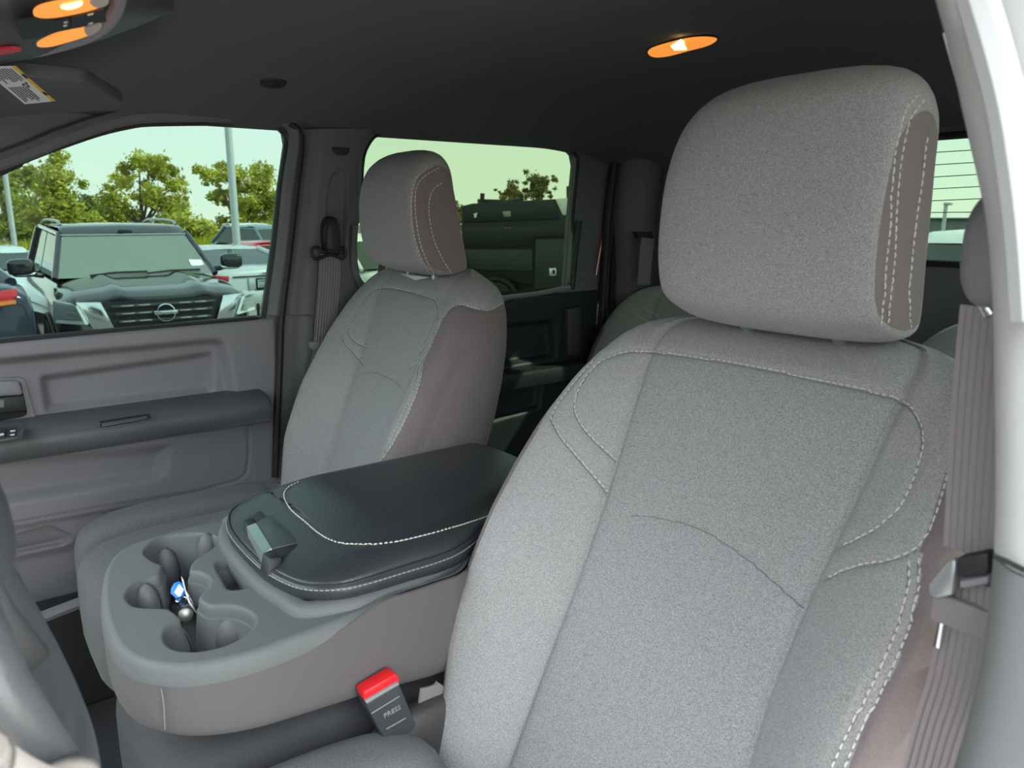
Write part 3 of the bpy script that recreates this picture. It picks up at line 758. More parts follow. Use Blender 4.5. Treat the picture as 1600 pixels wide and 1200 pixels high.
SEAM = mat('seam_shadow_thread', (.19, .19, .192), .95)
def seam_lines(sf, curves, r=.0008):
    mb = MB()
    for c in curves:
        if len(c) > 2: mb.tube([sf.near(p)[0]+sf.near(p)[1]*.0001 for p in resample(c, .004)], r, 5)
    return mb
def seat(name, label, fr, cush, front_px, head_c, head_tilt, head_px, extra_px=(), pk=1.0, hr_hw=.128, seam_only=(), hr_k=1.0, side_n=3, side_poly=None):
    root = thing(name, label, 'seat', (fr.o.x, fr.o.y, 1.05))
    mb, ns, _ = backrest_mesh(fr, HW, PH, BH, WC, WB, -.12, .566, pk=pk)
    sf = Surf(mb); cs = [sf.curve(p) for p in front_px]; ss = [sf.curve(p) for p in seam_only]
    groove(mb, cs+ss, 0.0032, 0.0065)
    sf = Surf(mb)
    parts = split_back(mb, fr, root, ns, pk, side_poly)
    stuff(stitches(sf, cs).build('stitching', THR, root))
    for c in ss+[[sf.near(p+Vector((0, 0, -.0042)))[0] for p in c] for c in cs]:
        sm_ = seam_lines(sf, [c], .0007)
        if sm_.v: sm_.build('seam', SEAM, root)
    # headrest on two posts
    H = Vector((0, -math.sin(R(head_tilt)), math.cos(R(head_tilt)))); q = Matrix.Rotation(math.atan2(fr.U.y, fr.U.x), 3, 'Z'); H = q @ H
    F_ = fr.U.cross(H)*-1; F_ = F_ if F_.dot(fr.W) > 0 else -F_
    hm, n = headrest_mesh(head_c, fr.U, F_, H*hr_k, hr_hw)
    hs = Surf(hm); hc = [hs.curve(p) for p in head_px]; groove(hm, hc, 0.0022, 0.005); hs = Surf(hm)
    head = split_headrest(hm, root, n, head_c, fr.U, hr_hw, side_n)
    stuff(stitches(hs, hc).build('stitching', THR, head))
    for s_ in (-1, 1):
        b = head_c+fr.U*(.055*s_)-H*.115
        pm = MB(); pm.tube([b, fr(.055*s_, .545, -.062)], 0.006, 10); pm.build('post', SATIN, head)
        pm = MB(); pm.lathe([(.012, 0), (.013, .006), (.010, .009)], fr(.055*s_, .553, -.062), fr.V, 14); pm.build('post_sleeve', PLASD, root)
        # cushion
    cx, cy, cz, a, b, h = cush; CUSH = mat('shaded_cushion_cloth', (.150, .155, .158), .95, spec=.2, sheen=.08, heather=(1100, .5))  # same cloth as the backrests, darkened to stand in for cushion shade
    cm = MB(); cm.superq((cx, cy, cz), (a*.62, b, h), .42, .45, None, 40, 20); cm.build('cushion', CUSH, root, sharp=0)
    for s_ in (-1, 1):
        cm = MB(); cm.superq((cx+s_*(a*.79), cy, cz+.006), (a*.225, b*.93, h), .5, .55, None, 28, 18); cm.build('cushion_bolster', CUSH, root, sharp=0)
    sm = MB(); sm.box((cx, cy-.02, cz-h-.05), (a*1.8, b*1.7, .12), bev=.02); sm.build('seat_base', PLASD, root)
    return root, sf, hs

drv = Frame(-.414, -.459, 1.40, 26.5)
DS = [
    [(1015, 548), (1110, 560), (1210, 578), (1310, 599), (1398, 619)],                                 # across the top
    [(1015, 548), (975, 549), (935, 565), (907, 600), (897, 636), (912, 668), (940, 697), (963, 718)],  # left shoulder loop
    [(925, 563), (898, 594), (873, 625), (860, 652)],
    [(860, 652), (875, 680), (905, 716), (949, 767)],
    [(1398, 619), (1426, 638), (1441, 675), (1435, 722), (1412, 778), (1370, 822), (1312, 852)],       # right shoulder loop
    [(1502, 680), (1480, 742), (1462, 800), (1434, 852), (1390, 872), (1330, 884), (1288, 903)],
    [(1420, 876), (1418, 915), (1406, 962), (1380, 1030), (1340, 1110), (1298, 1198)],                  # double seam down the bolster
    [(1435, 872), (1434, 915), (1424, 962), (1397, 1035), (1360, 1110), (1318, 1198)],
]
DSEAM = [[(985, 805), (1020, 808), (1080, 822), (1130, 848), (1180, 885), (1222, 922), (1256, 951)],
         ]
DH = [[(1434, 148), (1416, 172), (1404, 215), (1397, 270), (1392, 340), (1386, 420), (1377, 508)],
      [(1443, 156), (1428, 178), (1415, 215), (1408, 270), (1403, 340), (1397, 420), (1388, 510)]]
DHB = [(1451, 215), (1443, 262), (1433, 340), (1425, 420), (1421, 470), (1424, 512)]
hc = drv(-.010, .652, .0)+Vector((0, .014, .017))
DRV, dsf, dhs = seat('driver_seat', 'large grey cloth driver seat in the right foreground with cream stitching', drv,
    (-.420, -.14, 1.335, .250, .28, .105), DS, hc, 15, DH+[DHB], pk=1.0, hr_hw=.123, hr_k=1.07, side_poly=[(1502, 676), (1480, 742), (1462, 800), (1440, 850), (1437, 880), (1438, 915), (1427, 962), (1400, 1035), (1362, 1112), (1321, 1200), (1290, 1260), (1800, 1260), (1800, 660)], seam_only=DSEAM)

pas = Frame(.462, -.583, 1.39, 20.5, -3.0)
PSX = [
    [(588, 450), (610, 449), (640, 455), (663, 461), (679, 466)],
    [(588, 450), (574, 458), (560, 478), (546, 505), (545, 520), (555, 532), (572, 541)],
    [(534, 520), (537, 533), (550, 547), (568, 568)],
    [(679, 466), (685, 482), (683, 504), (672, 526), (656, 550)],
    [(784, 474), (775, 480), (762, 484), (742, 481), (722, 475), (705, 479), (692, 495), (680, 522), (668, 548), (655, 562), (640, 574)],
    [(660, 566), (657, 590), (648, 620), (632, 655), (614, 690), (598, 715)],
    [(655, 568), (651, 590), (642, 618), (626, 652), (608, 690), (594, 713)],
]
PSEAM = [[(784, 524), (755, 535), (728, 552), (706, 588), (690, 625), (672, 668), (657, 702)],
         [(560, 584), (585, 582), (610, 592), (625, 604)]]
PHX = [[(677, 259), (662, 268), (649, 280), (643, 300), (643, 340), (650, 380), (660, 408), (672, 428)],
       [(686, 262), (668, 272), (655, 284), (649, 303), (650, 340), (657, 380), (668, 410), (680, 430)],
       [(690, 286), (678, 295), (671, 312), (671, 340), (678, 375), (692, 405), (706, 428)]]
hcp = pas(.0, .645, .012)
PAS, psf, phs = seat('passenger_seat', 'grey cloth passenger seat beyond the centre console, next to the far door', pas,
    (.440, -.345, 1.345, .250, .215, .105), PSX, hcp, 8, PHX, pk=.90, hr_hw=.120, hr_k=.97, side_n=4, side_poly=[(784, 475), (775, 481), (762, 485), (742, 482), (722, 477), (706, 481), (693, 497), (681, 524), (669, 550), (660, 567), (657, 592), (649, 621), (632, 657), (614, 692), (598, 716), (560, 800), (900, 800), (900, 474)], seam_only=PSEAM)
# white tag under the passenger headrest
p0, n0 = psf.hit((648, 437))
mb = MB(); q = [psf.hit(p)[0] for p in ((629, 431), (672, 437), (652, 441))]
q = [a+Vector((0, .004, .004)) for a in q if a is not None]
if len(q) == 3: mb.prism(q, (0, 0, .0008)); mb.build('white_label', WHT, PAS, smooth=False, label='white cloth label under the headrest')
# yellow-stitched corner of the passenger cushion and recliner cover of the driver seat
mb = MB(); mb.superq((-.190, -.405, 1.36), (.022, .085, .085), .6, .6); mb.build('recliner_cover', mat('black_vinyl', (.05, .048, .048), .38, bump=('noise', 300, .5, .001)), DRV)

# ---- rear bench: two backs
CUSHR = mat('shaded_rear_cloth', (.10, .10, .102), .95, heather=(1300, .4))  # seat cloth darkened, the rear cabin's shade put into its colour
def rear_back(x, name, label, k, px):
    fr = Frame(x, -1.50, 1.36, 17)
    root = thing(name, label, 'seat', (x, -1.5, 1.05), None)
    mb, ns, _ = backrest_mesh(fr, [(a, b*1.22) for a, b in HW], PH, BH, WC, WB, -.12, .566, nv=60)
    # a little lower than the front seats
    mb.v = [fr(u, v*k, w_) for u, v, w_ in (fr.uvw(p) for p in mb.v)]
    sf = Surf(mb); cs = [sf.curve(p) for p in px]; groove(mb, cs, .003, .006); sf = Surf(mb)
    class F2:                                           # uvw in unscaled terms for the split
        def uvw(s, p): u, v, w_ = fr.uvw(p); return u, v/k, w_
    split_back(mb, F2(), root, ns)
    st = stitches(sf, cs, r=.0011)
    if st.v: stuff(st.build('stitching', THR, root))
    cm = MB(); cm.superq((x, -1.24, 1.19), (.34, .27, .085), .4, .3); cm.build('cushion', CUSHR, root)
    return root
rear_back(.44, 'rear_seat', 'dark rear seat on the passenger side, half hidden by the driver headrest', .86,
    [[(1040, 421), (1018, 432), (1002, 452), (998, 472), (1010, 484), (1030, 495)], [(990, 478), (992, 490), (1005, 498), (1016, 505)]])
rear_back(-.44, 'rear_seat', 'dark rear seat behind the driver seat, below the rear window', .86,
    [[(1526, 478), (1516, 492), (1510, 512), (1513, 526), (1522, 534)]])

# ================================================================== centre console
con = thing('center_console', 'folded-down centre console with black leather lid and cup holders', 'console', (0, -.35, 1.30))
ZT = 1.577
EDGE = [(457, 992), (395, 1014), (335, 1029), (285, 1035), (240, 1031), (210, 1020), (190, 1001), (176, 970), (170, 938), (170, 908), (177, 880), (195, 858), (225, 845), (275, 830), (330, 817)]
E3 = [atZ(px, py, ZT) for px, py in EDGE]
outl = crom([Vector((-.100, -.70, 0)), Vector((-.106, -.585, 0)), Vector((-.124, -.520, 0)), Vector((-.170, -.462, 0)), Vector((-.1745, -.425, 0)), Vector((-.175, -.39, 0)), Vector((-.175, -.34, 0))]+[Vector((p.x, p.y, 0)) for p in E3]+[Vector((.172, -.36, 0)), Vector((.170, -.5, 0)), Vector((.160, -.70, 0))], 5)          # open loop, near side -> front -> far side
outf = resample(outl, .003)
def off_out(o, d):                                                     # grow the outline by d
    n = len(o); res = []
    for i in range(n):
        t = (o[min(i+1, n-1)]-o[max(i-1, 0)]).normalized(); nrm = Vector((-t.y, t.x, 0))
        if nrm.dot(o[i]-Vector((0, -.4, 0))) < 0: nrm.negate()
        res.append(o[i]+nrm*d)
    return res
HOLE8 = [(250,230),(275,185),(340,130),(430,95),(560,75),(720,68),(820,85),(875,120),(882,150),(850,185),(760,245),(690,290),(650,330),(637,390),(700,400),(770,430),(800,470),(795,520),(755,565),(715,610),(720,640),(760,670),(815,690),(900,685),(1000,690),(1090,715),(1160,755),(1190,800),(1180,860),(1120,920),(1030,980),(920,1030),(800,1060),(680,1075),(560,1070),(480,1045),(430,1000),(415,940),(435,880),(490,830),(545,795),(535,770),(490,735),(440,710),(300,705),(180,695),(120,660),(92,610),(110,560),(170,500),(260,455),(340,432),(375,415),(400,365),(390,335),(330,310),(270,270)]
def tray_pt(x8, y8): return atZ(180+x8/5.4545, 820+y8/5.4545, ZT)
hole = [Vector((p.x, p.y, 0)) for p in crom([tray_pt(*p) for p in HOLE8], 3, closed=True)]
BIN8 = [(862,345),(880,312),(930,288),(1060,250),(1110,232),(1240,225),(1330,420),(1250,480),(1215,515),(1150,532),(1040,548),(985,548),(950,530),(925,480),(890,410)]
binl = [Vector((p.x, p.y, 0)) for p in crom([tray_pt(*p) for p in BIN8], 3, closed=True)]
def off_loop(l, d):
    n = len(l); area = sum(l[i-1].x*l[i].y-l[i].x*l[i-1].y for i in range(n)); s_ = 1 if area > 0 else -1; res = []
    for i in range(n):
        t = (l[(i+1) % n]-l[i-1]).normalized(); res.append(l[i]+Vector((t.y, -t.x, 0))*s_*d)
    return res
def lift(l, z): return [Vector((p.x, p.y, z)) for p in l]
mb = MB()
inner = off_out(outl, 0); close = [Vector((.156, -.70, 0)), Vector((-.156, -.70, 0))]
ho, bo = off_loop(hole, .0035), off_loop(binl, .004)
tl = [inner+[], ho, bo]
flat = [p for l in tl for p in l]; tris = tessellate_polygon(tl)
mb.add(lift(flat, ZT), tris)
def lip(y): return .020*(1-float(sstep(np.array(-y), .25, .345)))-.008*float(sstep(np.array(-y), .31, .37))
mb.grid([[Vector((p.x, p.y, ZT+max(z, -lip(p.y)-.001))) for p in off_out(outl, d)] for d, z in ((0, 0), (.0025, -.0006), (.005, -.0024), (.0072, -.006), (.0082, -.010), (.009, -.014), (.0095, -.0185), (.0095, -.021), (.004, -.022))])
for l, o_, deep, dr in ((hole, .0035, .070, .014), (binl, .004, .030, .010)):
    rings = [lift(off_loop(l, o_), ZT), lift(off_loop(l, o_*.35), ZT-.0006), lift(off_loop(l, 0), ZT-.0025), lift(off_loop(l, -.0008), ZT-.006), lift(off_loop(l, -.0012), ZT-.0145), lift(off_loop(l, -.0032), ZT-.0155), lift(off_loop(l, -.0032-dr*.4), ZT-deep*.9), lift(off_loop(l, -.0032-dr), ZT-deep)]
    for r_ in rings[5:]:
        for i_, p in enumerate(r_):
            q_ = min(outf, key=lambda a: (a.x-p.x)**2+(a.y-p.y)**2); dd = Vector((p.x-q_.x, p.y-q_.y, 0)); ctr = Vector((0, -.30, 0))
            if dd.length < .004: p.x, p.y = (q_+(ctr-q_).normalized()*.004)[:2]
    mb.grid(rings, cu=True)
    fl = [Vector((p.x, p.y, 0)) for p in rings[-1]]; mb.add(lift(fl, ZT-deep), tessellate_polygon([fl]))
tray = mb.build('tray', PLAST, con, sharp=50)
# rubber fingers in the cup holders
for (x8, y8), r, dz in (((440, 330), .0165, -.034), ((790, 200), .0145, -.020), ((275, 650), .0165, -.026), ((530, 1030), .0155, -.036), ((1010, 895), .0215, -.034)):
    p = tray_pt(x8, y8); c = Vector((p.x, p.y, ZT+dz))
    # shift so that the finger is seen where the photo shows it
    q = atZ(180+x8/5.4545, 820+y8/5.4545, ZT+dz)
    f_ = MB(); f_.superq(Vector((q.x, q.y, ZT+dz-.012)), (r, r, .034), 1, 1, None, 20, 14); fo = f_.build('cup_finger', RUBF if False else mat('soft_rubber', (.13, .132, .138), .5, spec=.35), tray, sharp=0)
    rr = MB(); rr.tube([Vector((q.x, q.y, ZT+dz-.012))+Vector((r*1.01*math.cos(R(-130))*math.cos(a), r*1.01*math.sin(R(-130))*math.cos(a), .0345*math.sin(a))) for a in np.linspace(-.6, 1.5, 10)], .0008, 5); rr.build('finger_rib', RUB, tray)
# raised collar behind the tray that carries the lid
col_ = [Vector((x, y, 0)) for x, y in ((-.096, -.70), (-.104, -.58), (-.160, -.44), (-.166, -.38), (-.166, -.33), (-.150, -.276), (-.110, -.266), (-.05, -.258), (.05, -.259), (.110, -.268), (.150, -.290), (.166, -.33), (.166, -.70))]
col_ = crom(col_, 4)
mb = MB(); mb.grid([lift(off_out(col_, d), ZT+z) for d, z in ((.004, -.020), (.006, .0), (.004, .007), (-.002, .011), (-.012, .011), (-.02, .006))])
mb.build('lid_surround', PLAST, con, sharp=0)
# cloth skirt, bottom edge falling to the rear
zb = lambda y: np.interp(y, [-.70, -.42, -.12], [1.443, 1.460, 1.500])
rows = []
for d, t in ((.0085, 0), (.009, .08), (.0095, .5), (.009, .8), (.006, .93), (.001, .985), (-.006, 1.0)):
    o2 = off_out(outl, d); rows.append([Vector((p.x, p.y, (ZT-lip(p.y))*(1-t)+zb(p.y)*t)) for p in o2])
mb = MB(); mb.grid(rows); mb.add(rows[-1], tessellate_polygon([rows[-1]]))
cskirt = Surf(mb)
cv = [cskirt.curve(p) for p in ([(253, 1074), (257, 1100), (259, 1138)], [(531, 968), (547, 990), (566, 1010), (590, 1016), (640, 1006), (700, 988)], [(490, 1000), (512, 985), (531, 966)])]
groove(mb, cv, .003, .006); cskirt = Surf(mb)
sk = mb.build('cloth_skirt', FABK, con, sharp=0)
st = MB()
for c in cv[:1]:
    if len(c) > 1: st.tube([p+Vector((-.001, .001, 0)) for p in c], .0006, 5)
if st.v: st.build('skirt_seam', mat('grey_piping', (.22, .215, .21), .8), con)
# padded leather lid
lo = [Vector((x, y, 0)) for x, y in ((-.098, -.69), (-.104, -.59), (-.128, -.535), (-.164, -.462), (-.167, -.38), (-.166, -.34), (-.160, -.312), (-.135, -.282), (-.09, -.267), (-.04, -.262), (.04, -.263), (.09, -.270), (.135, -.288), (.160, -.322), (.167, -.37), (.167, -.69))]
lo = resample(crom(lo, 5), .0075)
def ring(d, z):
    return [Vector((p.x, p.y, z if z < 1.604 else 1.6035+(z-1.6035)*(.32+.68*float(sstep(np.array(-p.y), .27, .42))))) for p in off_out(lo, d)]
mb = MB()
rr = [ring(-.012, 1.583), ring(-.003, 1.585), ring(.0, 1.590), ring(.0005, 1.598), ring(-.001, 1.6035), ring(-.004, 1.605), ring(-.0035, 1.6065), ring(-.007, 1.614), ring(-.015, 1.6215), ring(-.028, 1.6275), ring(-.042, 1.6300)]
n = len(lo)
mb.grid(rr)
topl = rr[-1]; hn = n//2
mb.grid([[topl[i].lerp(topl[n-1-i], k/44)+Vector((0, 0, .0050*math.sin(math.pi*k/44)*float(sstep(np.array(-topl[i].y), .285, .42)))) for k in range(45)] for i in range(hn)])
# rear wall of the lid
mb.grid([[r_[0] for r_ in rr], [r_[0]+(r_[-1]-r_[0])*.5 for r_ in rr], [r_[-1] for r_ in rr]])
# denser copy for seams
bm = bmesh.new(); vv = [bm.verts.new(p) for p in mb.v]
for f in mb.f:
    try: bm.faces.new([vv[i] for i in f])
    except ValueError: pass
bmesh.ops.remove_doubles(bm, verts=bm.verts, dist=1e-6); bmesh.ops.recalc_face_normals(bm, faces=bm.faces)
bmesh.ops.triangulate(bm, faces=[f for f in bm.faces if len(f.verts) > 4])
mb = MB(); mb.bm(bm)
ls = Surf(mb)
LS1 = [(700, 708), (600, 722), (520, 737), (470, 752), (450, 762), (446, 775), (456, 795), (480, 815), (505, 834), (535, 847), (575, 850), (620, 846), (680, 832), (740, 814), (762, 806)]
LS1 = [(470, 752), (452, 762), (447, 776), (458, 796), (480, 815), (503, 834), (532, 847), (575, 850), (620, 846), (680, 832), (740, 814), (768, 804)]
c1 = ls.curve(LS1)
mb.v = [Vector(p) for p in mb.v]
groove(mb, [c1], .0030, .007); ls = Surf(mb)
lid = mb.build('lid', LEA, con, sharp=0, label='black leather padded lid')
stitches(ls, [ls.curve([(x-3, y+1) for x, y in LS1])], r=.0010, dash=.0045, gap=.0016).build('stitching', THR, lid)['kind'] = 'stuff'
stm = MB()
edge = [p for p in ring(.0006, 1.6005)]
P = resample(edge, .006)
for a, b in zip(P, P[1:]):
    stm.tube([a, a.lerp(b, .72)], .0007, 5)
stuff(stm.build('edge_stitching', mat('dim_thread', (.33, .34, .33), .8), lid))
rm = MB(); rm.tube([p for p in ring(-.0025, 1.6066)], .0013, 6); rm.build('piping', LEA, lid)
# latch
def lz(px, py, z): return atZ(px, py, z)
ZL = 1.6155
Q = [lz(*p, ZL) for p in ((386, 823), (381, 812), (407, 796), (427, 794), (442, 805), (470, 842), (469, 851), (422, 873))]
mb = MB(); mb.prism(Q, (0, 0, -.016)); lf = mb.build('latch_housing', PLASD, lid, bev=.0018)
Q = [lz(*p, ZL+.0012) for p in ((400, 817), (415, 807), (432, 804), (441, 812), (463, 842), (462, 848), (424, 857))]
mb = MB(); mb.prism(Q, (0, 0, -.004)); mb.build('latch_cover', mat('latch_plastic', (.055, .072, .068), .45), lid, bev=.0012)
T0, T1, T2, T3 = (lz(*p, ZL+.0022) for p in ((386, 822), (400, 817), (424, 856), (411, 864)))
B0 = atY(385, 842, T0.y+.004); B3 = atY(407, 891, T3.y+.004)
th_ = Vector((0, -.006, 0))
mb = MB(); mb.add([T0, T1, T2, T3, B0, B3, T0+th_*2+Vector((0, 0, -.006)), T3+th_*2+Vector((0, 0, -.006)), B0+th_*2, B3+th_*2], [(0, 1, 2, 3), (0, 3, 5, 4), (4, 5, 9, 8), (0, 4, 8, 6, 1), (3, 2, 7, 9, 5), (1, 6, 7, 2), (6, 8, 9, 7)])
mb.build('chrome_latch', SATIN, lid, sharp=25, label='chrome lid latch')
for q in (((411, 864), (422, 873), (417, 902), (406, 890)), ((381, 811), (387, 822), (385, 843), (378, 830))):
    a_, b_ = lz(*q[0], ZL+.0022), lz(*q[1], ZL+.0022); c_, d_ = atY(*q[2], b_.y+.007), atY(*q[3], a_.y+.007)
    mb = MB(); mb.prism([a_, b_, c_, d_], (0, -.014, -.002)); mb.build('latch_side', PLASD, lid, bev=.0012)

# ---- centre seat cushion under the console
cs_ = thing('jump_seat', 'low grey centre seat cushion beneath the console', 'seat', (0, -.38, 1.1))
CTR = mat('shaded_jump_seat_cloth', (.075, .074, .078), .95, heather=(1300, .35))  # shade beneath the console painted in as a darker cloth colour
mb = MB(); mb.superq((0, -.44, 1.333), (.140, .325, .105), .32, .22, None, 64, 28)
zz = Surf(mb); cv = [zz.curve([(480, 1138), (560, 1115), (640, 1090), (700, 1075)])]; groove(mb, cv, .003, .006)
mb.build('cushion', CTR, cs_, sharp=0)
mb = MB(); mb.box((0, -.40, 1.20), (.32, .56, .16), bev=.02); mb.build('seat_base', PLASD, cs_)

# ================================================================== keys in the cup holder
key = thing('key_set', 'black key fob with blue tag and paper slip in the cup holder', 'keys', tuple(tray_pt(590, 760)-Vector((0, 0, .06))))
def kp(x8, y8, z): return atZ(180+x8/5.4545, 820+y8/5.4545, z)
a = kp(600, 768, 1.550); b = kp(520, 650, 1.521)
mb = MB(); mb.tube([a, a.lerp(b, .05), b.lerp(a, .1), b], [.0085, .0098, .0102, .009], 16); mb.build('key_fob', mat('gloss_black', (.012, .012, .014), .2), key)
mb = MB(); ax = (a-b).normalized(); mb.lathe([(.0, .0), (.0078, 0), (.0082, .0012), (.007, .002), (.0, .0022)], a, ax, 18, cap=False); mb.build('key_end', mat('worn_steel', (.34, .31, .28), .4, metal=.9), key)
T8 = [(470, 585), (475, 540), (500, 497), (540, 480), (575, 498), (592, 555), (590, 590), (545, 655), (500, 610)]
o1, n1 = kp(545, 560, 1.560), (CAM-kp(545, 560, 1.56)).normalized()
n1 = (n1+Vector((.25, .1, .2))).normalized()
def kt(x8, y8, off=0.0): return atP(180+x8/5.4545, 820+y8/5.4545, o1+n1*off, n1)
mb = MB(); mb.prism([kt(*p) for p in T8], n1*-.003); mb.build('blue_tag', BLUE, key, bev=.0007, label='blue plastic tag')
mb = MB(); mb.prism([kt(*p, .0006) for p in ((502, 577), (545, 502), (588, 552), (548, 622))], n1*-.0006); mb.build('tag_insert', WHT, key, smooth=False, label='white tag insert')
o1 = kp(640, 640, 1.556); n1 = Vector((-.75, .35, .55)).normalized()
mb = MB(); mb.prism([kt(*p) for p in ((562, 440), (582, 470), (602, 560), (650, 640), (706, 765), (690, 755), (625, 665), (600, 590))], n1*-.0006); mb.build('paper_slip', WHT, key, smooth=False, label='white paper slip')
mb = MB()
for q in range(4): mb.prism([kt(622+q*18, 610+q*34, .0005), kt(632+q*18, 612+q*34, .0005), kt(652+q*16, 668+q*24, .0005), kt(646+q*16, 668+q*24, .0005)], n1*.0003)
mb.build('slip_print', INK, key, smooth=False)
mb = MB(); mb.tube([kt(560, 610)+Vector((.006*math.cos(t), .006*math.sin(t), -.004)) for t in np.linspace(0, 6.283, 18)[:-1]], .0008, 5, closed=True); mb.build('key_ring', CHR, key)

# ================================================================== belts
def web_strip(mb, pts, wd, width, th=.0022, n=8, ribs=0):
    """strap along pts; wd gives the strap's width direction"""
    P = crom(pts, 8); rows = []; k = len(P)
    for i, p in enumerate(P):
        d = (P[min(i+1, k-1)]-P[max(i-1, 0)]).normalized(); a = (wd-d*wd.dot(d)).normalized(); nn = d.cross(a)
        prof_ = [(-.5+j/n, 1) for j in range(n+1)]+[(.5-j/n, -1) for j in range(n+1)]
        rows.append([p+a*(s*width)+nn*(t*th*(.5 if ribs == 0 or j_ % 2 == 0 else 1.1)) for j_, (s, t) in enumerate(prof_)])
    mb.grid(rows, cu=True)
# buckle beside the driver seat
bk = thing('seat_belt_buckle', 'black seat belt buckle with red release button by the driver seat', 'buckle', tuple(atX(600, 1180, -.205)))
XBK = -.208
def bpx(pts, x=XBK): return [atX(px, py, x) for px, py in pts]
mb = MB(); mb.prism(bpx(((572, 1098), (618, 1068), (626, 1072), (651, 1133), (647, 1142), (610, 1163), (603, 1160), (573, 1106))), (.022, 0, 0)); mb.build('buckle_body', mat('buckle_plastic', (.05, .052, .058), .4), bk, bev=.003, seg=3)
mb = MB(); mb.prism(bpx(((568, 1082), (617, 1053), (622, 1056), (625, 1066), (573, 1098), (568, 1092)), XBK+.002), (.018, 0, 0)); mb.build('release_button', REDP, bk, bev=.0015, label='red release button')
mb = MB(); mb.prism(bpx(((571, 1096), (622, 1066), (624, 1070), (573, 1100)), XBK-.0015), (.004, 0, 0)); mb.build('buckle_lip', mat('lip_grey', (.28, .28, .28), .4), bk, bev=.0006)
o1 = atX(613, 1112, XBK-.0006); e1 = atX(632, 1101, XBK)-atX(594, 1123, XBK); e2 = atX(606, 1090, XBK)-atX(618, 1132, XBK)
T = frame3(o1, e1, e2)
text_mb('PRESS', .0085, T, .0004).build('embossed_lettering', mat('emboss_grey', (.30, .30, .31), .5), bk, smooth=False)
for q in (((604, 1139), (634, 1122)), ((580, 1115), (624, 1088))):
    mb = MB(); mb.tube(bpx(q), .0006, 5); mb.build('buckle_mould_line', mat('emboss_grey', (.3, .3, .31), .5), bk)
mb = MB(); web_strip(mb, bpx(((626, 1150), (634, 1165), (640, 1185), (642, 1215)), XBK+.012), Vector((0, 1, 0)), .030); mb.build('buckle_strap', WEB, bk)
mb = MB(); web_strip(mb, [atX(px, py, -.19) for px, py in ((655, 1088), (672, 1084), (684, 1078), (690, 1070))], Vector((0, .3, 1)), .020); mb.build('anchor_loop', WEB, bk)
mb = MB(); web_strip(mb, bpx(((625, 1155), (614, 1168), (598, 1180), (588, 1192)), XBK+.006), Vector((.1, .8, .6)), .018); mb.build('folded_strap', WEB, bk)

# passenger belt on the B-pillar
XPB = XB-.020
pb = thing('seat_belt', 'grey seat belt hanging from the passenger side B-pillar', 'seat belt', tuple(atX(515, 400, XPB)))
mb = MB(); mb.superq(atX(517, 370, XPB+.002), (.020, .022, .045), .7, .8, None, 24, 18); mb.build('height_adjuster', PLASD, pb, sharp=0)
mb = MB(); P = bpx(((506, 356), (511, 347), (514, 350), (510, 374), (504, 382)), XPB-.018); mb.prism(P, (.006, 0, 0)); mb.build('adjuster_button', RUB, pb, bev=.001)
mb = MB(); lp = bpx(((489, 388), (488, 398), (494, 405), (503, 402), (515, 398), (527, 401), (534, 404), (540, 398), (538, 388), (531, 388), (526, 394), (515, 392), (505, 393), (497, 387)), XPB-.014)
mb.tube(crom(lp, 4, closed=True), .0042, 8, closed=True); mb.build('belt_guide', RUB, pb)
mb = MB(); web_strip(mb, bpx(((516, 398), (514, 440), (510, 490), (506, 542)), XPB-.012), Vector((0, 1, 0)), .0505, n=16, ribs=1); mb.build('webbing', WEB, pb, sharp=20)
mb = MB(); web_strip(mb, bpx(((502, 546), (497, 565), (490, 590), (484, 625)), XPB-.010), Vector((.2, 1, 0)), .034, n=8); mb.build('lap_webbing', WEB, pb)
mb = MB(); mb.prism(bpx(((484, 534), (527, 536), (528, 545), (515, 549), (489, 548), (483, 542)), XPB-.016), (.010, 0, 0)); mb.build('latch_tongue', PLAS, pb, bev=.002)
mb = MB(); mb.prism(bpx(((498, 548), (503, 548), (500, 562), (496, 566)), XPB-.014), (.002, 0, 0)); mb.build('tongue_plate', CHR, pb)

# driver belt by the near pillar
YB = -.50
db = thing('seat_belt', 'grey seat belt hanging close to the camera beside the driver seat', 'seat belt', tuple(atY(1530, 600, YB)))
def dpx(pts, y=YB): return [atY(px, py, y) for px, py in pts]
mb = MB(); web_strip(mb, dpx(((1553, 480), (1541, 600), (1531, 740), (1523, 868))), Vector((1, -.25, 0)), .040, n=16, ribs=1); mb.build('webbing', WEB, db, sharp=20)
mb = MB(); web_strip(mb, dpx(((1522, 905), (1514, 990), (1496, 1080), (1474, 1150), (1452, 1230))), Vector((1, -.25, 0)), .040, n=16, ribs=1); mb.build('lap_webbing', WEB, db, sharp=20)
mb = MB(); mb.box(dpx(((1516, 962),))[0]+Vector((0, .004, 0)), (.042, .006, .020), bev=.002); mb.build('stitched_fold', WEB, db)
mb = MB(); mb.superq(dpx(((1558, 390),))[0], (.016, .022, .034), .8, .8); mb.build('height_adjuster', mat('hazed_adjuster', (.16, .16, .163), .5), db, sharp=0)  # a black part greyed, with lens haze mixed into its colour
mb = MB(); mb.tube(crom(dpx(((1548, 430), (1541, 450), (1542, 478), (1550, 492))), 5), .0055, 10); mb.build('belt_guide', mat('guide_metal', (.55, .56, .57), .25, metal=.9), db)
mb = MB(); mb.prism(dpx(((1450, 914), (1478, 880), (1490, 872), (1494, 880), (1490, 930), (1462, 937), (1450, 930)), YB+.012), (0, -.008, 0)); mb.build('latch_tongue', mat('tongue_steel', (.42, .43, .44), .35, metal=.7), db, bev=.002, label='steel latch tongue')
